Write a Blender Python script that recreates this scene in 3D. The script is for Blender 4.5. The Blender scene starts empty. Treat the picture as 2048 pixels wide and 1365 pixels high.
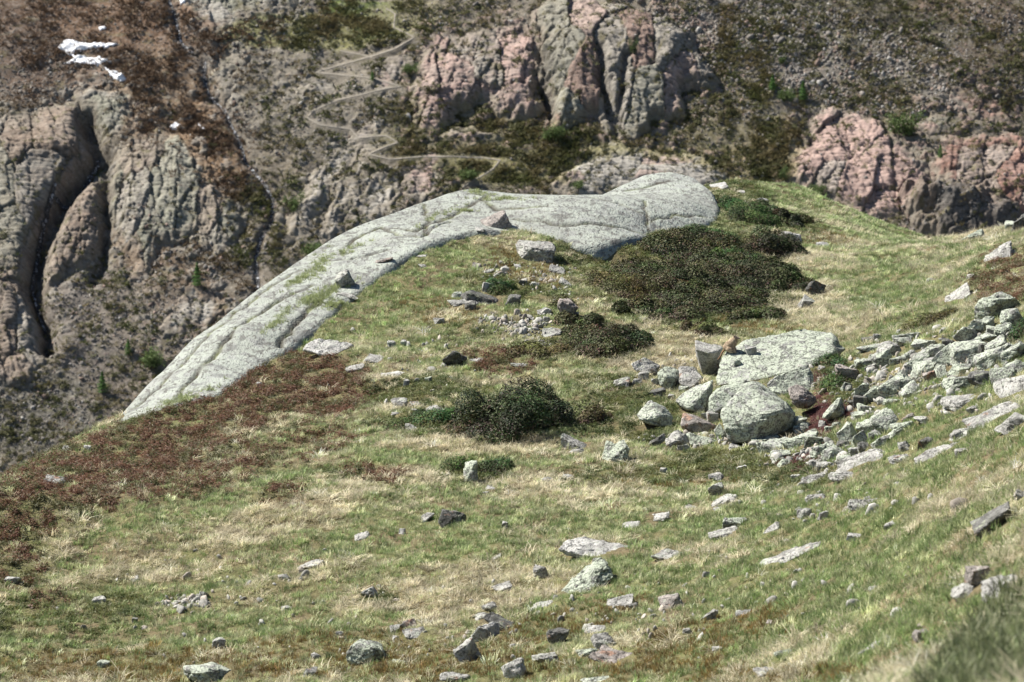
import bpy, bmesh, math, random
import numpy as np
from mathutils import Vector, Matrix

# ------------------------------------------------------------------ camera, sky, sun, exposure
random.seed(7); RNG = np.random.default_rng(11)
SC = bpy.context.scene
COL = SC.collection
PITCH = math.radians(7.0)
FPX = 7680.0                      # 135 mm lens on a 36 mm sensor, in pixels of a 2048 wide frame
cam_d = bpy.data.cameras.new("camera"); cam = bpy.data.objects.new("camera", cam_d); COL.objects.link(cam)
cam.location = (0, 0, 0); cam.rotation_euler = (math.pi/2 - PITCH, 0, 0)
cam_d.sensor_width = 36.0; cam_d.lens = 135.0; cam_d.clip_start = 0.5; cam_d.clip_end = 6000
cam_d.dof.use_dof = True; cam_d.dof.focus_distance = 82.0; cam_d.dof.aperture_fstop = 3.0
SC.camera = cam

SUN_DIR = Vector((-0.62, 0.17, 0.77)).normalized()      # towards the sun
w = bpy.data.worlds.new("World"); SC.world = w; w.use_nodes = True
nt = w.node_tree; nt.nodes.clear()
sky = nt.nodes.new("ShaderNodeTexSky"); sky.sky_type = 'NISHITA'; sky.sun_disc = False
sky.sun_elevation = math.asin(SUN_DIR.z); sky.sun_rotation = math.atan2(SUN_DIR.x, SUN_DIR.y)
sky.altitude = 2000
bg = nt.nodes.new("ShaderNodeBackground"); bg.inputs[1].default_value = 0.058
wo = nt.nodes.new("ShaderNodeOutputWorld")
nt.links.new(sky.outputs[0], bg.inputs[0]); nt.links.new(bg.outputs[0], wo.inputs[0])
sl = bpy.data.lights.new("sun", 'SUN'); sl.energy = 5.0; sl.angle = math.radians(0.53); sl.color = (1.0, 0.955, 0.875)
so = bpy.data.objects.new("sun", sl); COL.objects.link(so)
so.rotation_euler = SUN_DIR.to_track_quat('Z', 'Y').to_euler(); so.location = (-40, 40, 80)
SC.view_settings.view_transform = 'Standard'; SC.view_settings.look = 'None'
SC.view_settings.exposure = 1.08; SC.view_settings.gamma = 1.0
SC.render.engine = 'CYCLES'
try:
    SC.cycles.max_bounces = 5; SC.cycles.diffuse_bounces = 3; SC.cycles.transmission_bounces = 3
except Exception: pass

# ------------------------------------------------------------------ maths helpers
cp, sp_ = math.cos(PITCH), math.sin(PITCH)
def ray(u, v):
    """direction (y = 1) of the sight line through a survey mark read from the photograph (2048 px wide)"""
    xc = (np.asarray(u, float) - 1024.0) / FPX; yc = -(np.asarray(v, float) - 682.5) / FPX
    dy = cp + yc * sp_; dz = -sp_ + yc * cp
    return xc / dy, dz / dy
def P(u, v, d):
    a, b = ray(u, v); return np.array([a * d, d, b * d], float)
def project(x, y, z):
    f = y * cp - z * sp_; up = y * sp_ + z * cp
    return 1024.0 + FPX * x / f, 682.5 - FPX * up / f

_perm = np.random.default_rng(3).permutation(256); _perm = np.concatenate([_perm, _perm, _perm])
_g3 = np.random.default_rng(4).normal(size=(256, 3)); _g3 /= np.linalg.norm(_g3, axis=1)[:, None]
def perlin(p):
    p = np.asarray(p, float); i = np.floor(p).astype(int); f = p - i; i &= 255
    t = f * f * f * (f * (f * 6 - 15) + 10); out = 0
    for dx in (0, 1):
        wx = t[..., 0] if dx else 1 - t[..., 0]
        for dy in (0, 1):
            wy = t[..., 1] if dy else 1 - t[..., 1]
            for dz in (0, 1):
                wz = t[..., 2] if dz else 1 - t[..., 2]
                h = _perm[_perm[_perm[(i[..., 0] + dx) & 255] + ((i[..., 1] + dy) & 255)] + ((i[..., 2] + dz) & 255)]
                g = _g3[h]
                out = out + wx * wy * wz * (g[..., 0] * (f[..., 0] - dx) + g[..., 1] * (f[..., 1] - dy) + g[..., 2] * (f[..., 2] - dz))
    return out * 1.5
def fbm(p, octs=4, gain=0.5, lac=2.03):
    p = np.asarray(p, float); a = 1.0; s = 0; n = 0
    for k in range(octs):
        s = s + a * perlin(p + 17.3 * k); n += a; a *= gain; p = p * lac
    return s / n
def n2(x, y, scale, seed=0.0, octs=3):
    return fbm(np.stack([np.asarray(x, float) / scale, np.asarray(y, float) / scale, np.full(np.shape(x), seed * 7.31 + 0.37)], -1), octs)
def sstep(a, b, x):
    t = np.clip((x - a) / (b - a), 0, 1); return t * t * (3 - 2 * t)
def seg_dist(px, py, poly, closed=True):
    """distance to a polyline"""
    best = np.full(np.shape(px), 1e18); n = len(poly)
    for k in range(n if closed else n - 1):
        ax, ay = poly[k]; bx, by = poly[(k + 1) % n]
        dx, dy = bx - ax, by - ay; L = dx * dx + dy * dy + 1e-12
        t = np.clip(((px - ax) * dx + (py - ay) * dy) / L, 0, 1)
        best = np.minimum(best, (px - ax - t * dx) ** 2 + (py - ay - t * dy) ** 2)
    return np.sqrt(best)
def inside(px, py, poly):
    r = np.zeros(np.shape(px), bool); n = len(poly)
    for k in range(n):
        ax, ay = poly[k]; bx, by = poly[(k + 1) % n]
        c = ((ay > py) != (by > py)) & (px < (bx - ax) * (py - ay) / (by - ay + 1e-12) + ax)
        r ^= c
    return r
def sdist(px, py, poly):
    d = seg_dist(px, py, poly); return np.where(inside(px, py, poly), d, -d)
class TPS:
    def __init__(s, pts, lam=0.0):
        pts = np.array(pts, float); s.c = pts[:, :2]; n = len(pts)
        K = s.k(s.c[:, None] - s.c[None]) + lam * np.eye(n)
        Q = np.c_[np.ones(n), s.c]; A = np.zeros((n + 3, n + 3)); A[:n, :n] = K; A[:n, n:] = Q; A[n:, :n] = Q.T
        s.w = np.linalg.solve(A, np.r_[pts[:, 2], 0, 0, 0])
    def k(s, d):
        r2 = (d ** 2).sum(-1); return 0.5 * r2 * np.log(r2 + 1e-9)
    def __call__(s, x, y):
        x = np.asarray(x, float); sh = x.shape; q = np.stack([x.ravel(), np.asarray(y, float).ravel()], -1)
        out = np.empty(len(q)); n = len(s.c)
        for a in range(0, len(q), 60000):
            b = q[a:a + 60000]; out[a:a + 60000] = s.k(b[:, None] - s.c[None]) @ s.w[:n] + s.w[n] + b @ s.w[n + 1:]
        return out.reshape(sh)

# ------------------------------------------------------------------ object helpers
def tag(o, label=None, cat=None, group=None, kind=None):
    if label: o["label"] = label
    if cat: o["category"] = cat
    if group: o["group"] = group
    if kind: o["kind"] = kind
    return o
def link(name, me, mat=None, parent=None, loc=None):
    o = bpy.data.objects.new(name, me); COL.objects.link(o)
    if mat is not None: me.materials.clear(); me.materials.append(mat)
    if parent is not None: o.parent = parent
    if loc is not None: o.location = loc
    return o
def empty(name, loc):
    o = bpy.data.objects.new(name, None); COL.objects.link(o); o.location = loc; o.empty_display_size = 0.1; return o
def mesh_np(name, V, F, smooth=True, col=None):
    V = np.asarray(V, np.float32); F = np.asarray(F, np.int32); k = F.shape[1]
    me = bpy.data.meshes.new(name); me.vertices.add(len(V)); me.vertices.foreach_set("co", V.ravel())
    me.loops.add(F.size); me.loops.foreach_set("vertex_index", F.ravel())
    me.polygons.add(len(F)); me.polygons.foreach_set("loop_start", np.arange(0, F.size, k, dtype=np.int32))
    me.polygons.foreach_set("loop_total", np.full(len(F), k, np.int32))
    if smooth: me.polygons.foreach_set("use_smooth", np.ones(len(F), bool))
    me.update(calc_edges=True)
    if col is not None:
        a = me.attributes.new("col", 'FLOAT_COLOR', 'POINT')
        c = np.ones((len(V), 4), np.float32); c[:, :3] = col; a.data.foreach_set("color", c.ravel())
    return me
def grid_faces(nu, nv):
    i = np.arange(nu * nv).reshape(nv, nu)
    return np.stack([i[:-1, :-1], i[:-1, 1:], i[1:, 1:], i[1:, :-1]], -1).reshape(-1, 4)
def compact(V, F, *attrs):
    used = np.zeros(len(V), bool); used[F.ravel()] = True; idx = np.cumsum(used) - 1
    return (V[used], idx[F]) + tuple(a[used] for a in attrs)

# ------------------------------------------------------------------ node helpers
class NT:
    def __init__(s, name):
        s.m = bpy.data.materials.new(name); s.m.use_nodes = True; s.t = s.m.node_tree; s.t.nodes.clear()
        s.out = s.n("ShaderNodeOutputMaterial")
    def n(s, typ, **kw):
        x = s.t.nodes.new(typ)
        for k, v in kw.items(): setattr(x, k, v)
        return x
    def l(s, a, b): s.t.links.new(a, b)
    def val(s, sock, v):
        if hasattr(v, "links") or isinstance(v, bpy.types.NodeSocket): s.l(v, sock)
        else:
            try: sock.default_value = v
            except Exception: sock.default_value = (*v, 1.0)
    def noise(s, vec, scale, detail=4, rough=0.55, dist=0.0):
        x = s.n("ShaderNodeTexNoise"); x.inputs["Scale"].default_value = scale; x.inputs["Detail"].default_value = detail
        x.inputs["Roughness"].default_value = rough; x.inputs["Distortion"].default_value = dist
        if vec is not None: s.l(vec, x.inputs["Vector"])
        return x.outputs[0]
    def voro(s, vec, scale, feature='F1', out=0):
        x = s.n("ShaderNodeTexVoronoi"); x.feature = feature; x.inputs["Scale"].default_value = scale
        if vec is not None: s.l(vec, x.inputs["Vector"])
        return x.outputs[out]
    def ramp(s, f, a, b, c0=0.0, c1=1.0):
        x = s.n("ShaderNodeMapRange"); x.inputs[1].default_value = a; x.inputs[2].default_value = b
        x.inputs[3].default_value = c0; x.inputs[4].default_value = c1; x.interpolation_type = 'SMOOTHSTEP'
        s.l(f, x.inputs[0]); return x.outputs[0]
    def mix(s, f, a, b, mode='MIX'):
        x = s.n("ShaderNodeMix"); x.data_type = 'RGBA'; x.blend_type = mode; x.clamp_factor = True
        s.val(x.inputs[0], f); s.val(x.inputs[6], a); s.val(x.inputs[7], b); return x.outputs[2]
    def math(s, op, a, b=0.0):
        x = s.n("ShaderNodeMath"); x.operation = op; s.val(x.inputs[0], a); s.val(x.inputs[1], b); return x.outputs[0]
    def mapping(s, vec, scale=(1, 1, 1), rot=(0, 0, 0)):
        x = s.n("ShaderNodeMapping"); x.inputs["Scale"].default_value = scale; x.inputs["Rotation"].default_value = rot
        s.l(vec, x.inputs[0]); return x.outputs[0]
    def bump(s, h, strength, dist, nrm=None):
        x = s.n("ShaderNodeBump"); x.inputs["Strength"].default_value = strength; x.inputs["Distance"].default_value = dist
        s.l(h, x.inputs["Height"])
        if nrm is not None: s.l(nrm, x.inputs["Normal"])
        return x.outputs[0]
    def principled(s, col, rough=0.9, nrm=None, spec=0.2):
        x = s.n("ShaderNodeBsdfPrincipled"); s.val(x.inputs["Base Color"], col); s.val(x.inputs["Roughness"], rough)
        x.inputs["Specular IOR Level"].default_value = spec
        if nrm is not None: s.l(nrm, x.inputs["Normal"])
        s.l(x.outputs[0], s.out.inputs[0]); return x
    def attr(s, name, typ='GEOMETRY'):
        x = s.n("ShaderNodeAttribute"); x.attribute_name = name; x.attribute_type = typ; return x.outputs["Color"]
# ------------------------------------------------------------------ the near hillside: one height function fitted through surveyed marks
MARKS = [(0,1365,60),(350,1365,59.5),(700,1365,58),(1050,1365,56),(1400,1365,52),(1750,1365,40),(2048,1365,26),
 (0,1250,63),(700,1250,61.5),(1400,1250,57),(1800,1250,46),(2048,1250,32),
 (0,1100,67.5),(700,1100,66),(1200,1100,64.5),(1600,1100,59.5),(1850,1100,51),(2048,1100,41),
 (0,1000,69.2),(110,944,73.2),(400,960,72.3),(800,960,71.5),(1200,960,71),(1600,960,68),(1850,960,60),(2048,960,50),
 (225,872,78.3),(500,840,79),(800,840,77.5),(1100,850,76),(1400,850,75.8),(1700,850,73),(1900,850,66.5),(2048,850,59),
 (600,700,86),(800,700,84.8),(1100,700,84.3),(1400,705,83.8),(1700,700,82),(1900,700,76),(2048,700,70.5),
 (700,600,90),(900,600,89.3),(1200,600,89.4),(1500,600,91),(1700,600,91),(1900,600,84.5),(2048,600,78),
 (850,490,94),(1000,490,94.5),(1200,515,95.3),(1500,500,98.5),(1700,500,101),(1900,500,97),(2048,500,89.5),
 (1440,425,104),(1600,430,106),(1750,462,106.5),(1830,490,105),(1790,478,108),(1860,484,104),(1930,480,100),(960,455,96),(1500,378,110),(1580,384,110.5),(1700,440,108.5),(1760,462,108),(1445,392,108),(2048,460,96.5),(1970,468,100),
 (-300,1250,61),(-300,1100,66),(2400,1365,19),(2400,1100,33),(2400,850,50),(2400,600,70),(2400,480,82)]
_ctl = [tuple(P(u, v, d)) for u, v, d in MARKS] + [(0,0,-1.7),(-6,0,-3.8),(6,2,-0.2),(0,14,-4.6),(-12,30,-11),(-8,16,-7.5),(9,14,-1.5),(-14,50,-13)]
BENCH = TPS(_ctl, 0.15)
EDGE_M = [(-700,1250,58),(-300,1130,62.5),(0,1000,69.2),(120,938,73.6),(215,884,77.6),(330,818,81.0),(480,720,85),(620,625,89.5),(780,515,94.5),(950,445,99),(1150,430,101.5),
          (1330,400,105),(1425,385,108),(1500,366,111),(1580,374,112),(1700,424,110.5),(1790,462,109.5),(1840,484,108),(1900,470,106),(1970,458,101.5),(2048,450,98),(2400,430,92),(3200,380,88)]
EDGE = [tuple(P(*m)[:2]) for m in EDGE_M]
def edge_sd(x, y):
    """distance beyond the brow of the hill (positive on the valley side)"""
    d = seg_dist(x, y, EDGE, closed=False)
    poly = EDGE + [(60, -40), (-60, -40)]
    return np.where(inside(x, y, poly), -d, d)
def drop(s, r=2.2, slope=0.95):
    s = np.maximum(s, 0); return slope * (np.sqrt(s * s + r * r) - r)
# the whaleback of bare bedrock
CREST_M = [(200,868,79.5),(232,842,81.2),(330,742,84.8),(430,650,88.0),(520,578,91.0),(620,508,94.2),(720,452,97.0),(830,410,99.6),(930,381,101.5),(975,384,102.5),(1030,394,103),(1120,391,104),(1195,392,105),
           (1240,373,106.3),(1290,351,107.3),(1340,345,107.5),(1385,356,107.2),(1415,380,106),(1430,412,104.5),(1428,442,102.5)]
FOOT_M = [(1400,452,101.2),(1345,462,100.0),(1300,470,99.0),(1275,470,98.0),(1230,478,97.0),(1185,490,96.4),(1150,492,96.2),(1085,484,96.4),(1035,474,96.4),(975,455,96.6),(900,462,95.2),(835,482,94.2),(765,522,92.2),
          (700,575,90.3),(655,606,89.2),(615,645,87.4),(560,690,85.2),(478,735,83.0),(420,780,81.6),(300,815,81.0)]
INNER_M = [(600,600,89.6),(500,660,86.5),(400,730,84.0),(760,470,95.0),(1100,430,98.3),(1000,420,99.2),(1250,430,99.6),(1340,410,101.9),(1300,390,103.4),(1390,410,102.9),(1400,435,101.7),(1330,440,100.5)]
def bench_hit(u, v):
    a, b = ray(u, v); d = np.linspace(70, 108, 761); f = d * b - BENCH(a * d, d); k = int(np.argmax(f < 0)); return np.array([a * d[k], d[k], b * d[k]])
_ft = [bench_hit(m[0] + 14, m[1] + 12) + [0, 0, .13] if m[0] < 1000 else P(*m) for m in FOOT_M]
RPOLY = [tuple(P(*m)[:2]) for m in CREST_M] + [tuple(q[:2]) for q in _ft]
def H(x, y, fine=True):
    x = np.asarray(x, float); y = np.asarray(y, float)
    z = BENCH(x, y) - drop(edge_sd(x, y)) - 1.0 * sstep(0.0, 1.0, sdist(x, y, RPOLY))      # the soil ends against the bedrock
    z = z - .55 * np.exp(-((x - 2.75) / 1.0) ** 2 - ((y - 95.6) / .9) ** 2)          # hollow under the rock's shaded front
    if fine:
        k = np.clip(y / 60.0, 0.3, 1.0)
        z = z + k * (0.18 * n2(x, y, 3.0, 1) + 0.15 * n2(x, y, 0.9, 2, 2)) * sstep(.6, -.6, sdist(x, y, RPOLY)) + k * (0.0)
    return z
_gx, _gy = np.meshgrid(np.linspace(-30, 30, 241), np.linspace(0, 150, 601)); _gz = H(_gx, _gy)
def Hq(x, y):
    """fast look-up of the height function"""
    fx = np.clip((np.asarray(x, float) + 30) / 0.25, 0, 239.999); fy = np.clip(np.asarray(y, float) / 0.25, 0, 599.999)
    i = fx.astype(int); j = fy.astype(int); a = fx - i; b = fy - j
    return (_gz[j, i] * (1 - a) + _gz[j, i + 1] * a) * (1 - b) + (_gz[j + 1, i] * (1 - a) + _gz[j + 1, i + 1] * a) * b

_rk = [P(*m) for m in CREST_M + INNER_M] + [q - [0, 0, .03] for q in _ft]
ROCK = TPS(_rk, 0.03)
CRACKS = [[(270,815),(330,762),(400,690),(470,628),(520,590),(560,560),(600,540)],[(330,810),(420,720),(500,640),(560,600),(620,572)],
          [(690,490),(760,455),(830,462),(880,440),(935,412),(975,395)],[(760,455),(800,470),(845,475),(900,440)],[(848,408),(855,440),(850,470)],
          [(1030,440),(1120,448),(1200,452),(1280,468)],[(1290,400),(1292,440),(1300,472)],[(1180,395),(1230,405),(1290,430)],[(960,400),(1000,420),(1090,412)],
          [(620,520),(700,520),(770,500)],[(1250,380),(1300,372),(1340,362)],[(560,690),(600,640),(640,600),(690,560)],[(1300,440),(1350,430),(1415,436)]]
def ray_rock(u, v):
    a, b = ray(u, v); d = np.linspace(76, 112, 721)[:, None]
    f = d * b - ROCK(a * d, d * np.ones_like(a)); k = np.argmax(f < 0, axis=0); return np.array([a * d[k, 0], d[k, 0]])
CRK = [list(zip(*ray_rock(np.array([p[0] for p in c], float), np.array([p[1] for p in c], float)))) for c in CRACKS]
def HR(x, y, fine=True):
    s = -sdist(x, y, RPOLY)
    z = ROCK(x, y) - drop(s, 0.35, 3.2)
    if fine:
        z = z + 0.05 * n2(x, y, 4.0, 5, 2) + 0.010 * n2(x, y, 0.5, 6, 3)
        ang = 0.95; xr = x * math.cos(ang) + y * math.sin(ang); yr = -x * math.sin(ang) + y * math.cos(ang)
        z = z + 0.012 * n2(xr / 4.0, yr, 0.5, 9, 2)
        wx = x + 0.12 * n2(x, y, 0.6, 7, 2); wy = y + 0.30 * n2(x, y, 0.6, 8, 2)
        for k, c in enumerate(CRK):
            d = seg_dist(wx, wy, c, closed=False); wd = 0.035 + 0.012 * (k % 3)
            z = z - (0.07 + 0.04 * (k % 2)) * np.exp(-(d / wd) ** 2) * sstep(-0.35, 0.25, n2(x, y, 1.3, 20 + k, 2) + 0.15)
    return z
_rx, _ry = np.meshgrid(np.linspace(-16, 14, 251), np.linspace(74, 116, 351)); _rz = HR(_rx, _ry, False)
def HRq(x, y):
    fx = np.clip((np.asarray(x, float) + 16) / 0.12, 0, 249.999); fy = np.clip((np.asarray(y, float) - 74) / 0.12, 0, 349.999)
    i = fx.astype(int); j = fy.astype(int); a = fx - i; b = fy - j
    z = (_rz[j, i] * (1 - a) + _rz[j, i + 1] * a) * (1 - b) + (_rz[j + 1, i] * (1 - a) + _rz[j + 1, i + 1] * a) * b
    return np.where((np.asarray(x) < -16) | (np.asarray(x) > 14) | (np.asarray(y) < 74) | (np.asarray(y) > 116), -99, z)
_D = np.linspace(14, 118, 2081)[:, None]
def hit(u, v):
    """ground point below a survey mark"""
    a, b = ray(np.atleast_1d(u), np.atleast_1d(v)); x = a * _D; y = _D * np.ones_like(a)
    f = _D * b - np.maximum(Hq(x, y), HRq(x, y)); k = np.argmax(f < 0, axis=0); k = np.where((f < 0).any(0), k, 1700); d = _D[k, 0]
    return np.stack([a * d, d, np.maximum(Hq(a * d, d), HRq(a * d, d))], -1)

def near_ground_colour(x, y):
    c0 = np.array([.15, .115, .062]); c1 = np.array([.13, .135, .05]); m = sstep(-.3, .3, n2(x, y, 1.6, 31))[..., None]
    return c0 * (1 - m) + c1 * m

# terrain mesh
ys = np.concatenate([np.linspace(-6, 16, 45), np.linspace(16.2, 118, 680), np.linspace(119, 240, 60)])
tx = np.linspace(-1, 1, 401)
hw = np.interp(ys, [-6, 20, 118, 240], [14, 14, 30, 90])
GX = tx[None, :] * hw[:, None] + np.interp(ys, [-6, 20, 118], [2, 2, 2])[:, None]; GY = np.repeat(ys[:, None], 401, 1)
GZ = H(GX, GY)
gcol = near_ground_colour(GX, GY).reshape(-1, 3)
ground_me = mesh_np("hillside", np.stack([GX, GY, GZ], -1).reshape(-1, 3), grid_faces(401, len(ys)), True, gcol)

m = NT("turf_soil"); tc = m.n("ShaderNodeTexCoord").outputs["Object"]
c = m.mix(m.ramp(m.noise(tc, 9, 5), .35, .65), m.attr("col"), m.mix(.5, m.attr("col"), (.05, .042, .025)))
c = m.mix(m.ramp(m.noise(tc, 30, 3), .5, .7), c, (.2, .17, .1))
m.principled(c, .95, m.bump(m.noise(tc, 25, 5), .8, .05)); MAT_SOIL = m.m
ground = tag(link("hillside", ground_me, MAT_SOIL), "grassy alpine hillside with a hollow and a brow above the valley", "hillside", kind="structure")

# bedrock mesh
rx, ry = np.meshgrid(np.arange(-14.5, 9.5, 0.055), np.arange(75.5, 110.5, 0.085))
rz = HR(rx, ry); keep = (rz > H(rx, ry, False) - 0.9) & (sdist(rx, ry, RPOLY) > -2.6)
F = grid_faces(rx.shape[1], rx.shape[0]); F = F[keep.ravel()[F].any(1)]
V = np.stack([rx, ry, rz], -1).reshape(-1, 3); V, F = compact(V, F)
fill = np.zeros(len(V)); _wx = V[:, 0] + .12 * n2(V[:, 0], V[:, 1], .6, 7, 2); _wy = V[:, 1] + .30 * n2(V[:, 0], V[:, 1], .6, 8, 2)
for k, c in enumerate(CRK): fill = np.maximum(fill, np.exp(-(seg_dist(_wx, _wy, c, False) / (.045 + .02 * (k % 3))) ** 2) * sstep(-.45, .05, n2(V[:, 0], V[:, 1], 1.3, 20 + k, 2) + .2))
dome_me = mesh_np("bedrock_dome", V, F, True, np.repeat(fill[:, None], 3, 1))
def rock_material(name, base, lichen, dark=(.04, .04, .035), lich=0.5, rust=0.0, scale=1.0, stretch=None, spots=.5, bumpd=.04, crack=.6, joints=False):
    m = NT(name); tc = m.n("ShaderNodeTexCoord").outputs["Object"]
    oi = m.n("ShaderNodeObjectInfo"); off = m.n("ShaderNodeVectorMath"); off.operation = 'ADD'
    m.l(tc, off.inputs[0]); x = m.n("ShaderNodeCombineXYZ"); m.l(m.math('MULTIPLY', oi.outputs["Random"], 40.0), x.inputs[0]); m.l(x.outputs[0], off.inputs[1])
    v = off.outputs[0]; vs = m.mapping(v, *stretch) if stretch else v
    n1 = m.noise(v, 1.7 * scale, 4, .6); n2_ = m.noise(vs, 6 * scale, 5, .65); n3 = m.noise(vs, 24 * scale, 3, .6)
    lo = tuple(b * .60 for b in base); hi = tuple(min(1, b * 1.22) for b in base)
    c = m.mix(m.ramp(n1, .38, .62), lo, hi); c = m.mix(m.math('MULTIPLY', m.ramp(n2_, .45, .62), .6), c, hi)
    lm = m.math('MULTIPLY', m.ramp(m.noise(v, 3.4 * scale, 5, .65, .5), .66 - .34 * lich, .72 - .34 * lich), m.ramp(n3, .3, .5)); c = m.mix(lm, c, lichen)
    if rust: c = m.mix(m.math('MULTIPLY', m.ramp(m.noise(v, 2.1 * scale, 4, .6, .5), .62 - .25 * rust, .70 - .25 * rust), .7), c, (.34, .17, .10))
    c = m.mix(m.math('MULTIPLY', m.ramp(m.noise(vs, 4.5 * scale, 6, .75, .3), .62 - .12 * spots, .67 - .12 * spots), .7), c, dark)
    c = m.mix(m.math('MULTIPLY', m.ramp(m.noise(vs, 17 * scale, 2, .5), .64 - .10 * spots, .69 - .10 * spots), .8), c, dark)
    wv = m.n("ShaderNodeVectorMath"); wv.operation = 'ADD'; nz = m.n("ShaderNodeTexNoise"); nz.inputs["Scale"].default_value = 3 * scale; nz.inputs["Detail"].default_value = 3; m.l(v, nz.inputs["Vector"])
    sc_ = m.n("ShaderNodeVectorMath"); sc_.operation = 'SCALE'; sc_.inputs["Scale"].default_value = .35 / scale; m.l(nz.outputs["Color"], sc_.inputs[0]); m.l(v, wv.inputs[0]); m.l(sc_.outputs[0], wv.inputs[1])
    ck = m.ramp(m.voro(m.mapping(wv.outputs[0], (.7, .7, 1.5), (.3, .2, .4)), 1.5 * scale, 'DISTANCE_TO_EDGE'), .0, .035); c = m.mix(m.math('MULTIPLY', m.math('SUBTRACT', 1.0, ck), crack), c, dark)
    c = m.mix(.14, c, m.mix(oi.outputs["Random"], (.14, .14, .13), (.6, .58, .54)))
    if joints:
        c = m.mix(m.math('MULTIPLY', m.ramp(m.noise(v, .35, 4, .6, .6), .45, .62), .45), c, m.mix(.5, c, (.16, .155, .14)))
        c = m.mix(m.math('MULTIPLY', m.attr("col"), .9), c, m.mix(m.ramp(m.noise(v, 1.2, 2), .45, .6), (.05, .042, .03), (.10, .11, .04)))
    h = m.math('ADD', m.math('MULTIPLY', n2_, .7), m.math('MULTIPLY', n3, .3)); h = m.math('ADD', h, m.math('MULTIPLY', ck, .25 * crack + .02))
    m.principled(c, .92, m.bump(h, 1.0, bumpd), .15); return m.m
MAT_DOME = rock_material("whaleback_rock", (.245, .255, .235), (.295, .32, .275), (.07, .066, .058), .62, 0, .8, ((.8, .3, 1.0), (0, 0, .75)), .50, .07, .35, True)
dome = tag(link("bedrock_dome", dome_me, MAT_DOME), "huge smooth pale grey whaleback of bare bedrock with long cracks crowning the hill", "rock dome")
# ------------------------------------------------------------------ the mountainside across the valley
MSL = math.radians(40); MN = np.array([0, -math.sin(MSL), math.cos(MSL)]); MP0 = P(1024, 900, 560.0)
def mplane(u, v):
    a, b = ray(u, v); dirs = np.stack([a, np.ones_like(a), b], -1)
    t = (MP0 @ MN) / (dirs @ MN); return dirs * t[..., None]
PXM = 0.078                                            # metres per survey pixel over there
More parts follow.
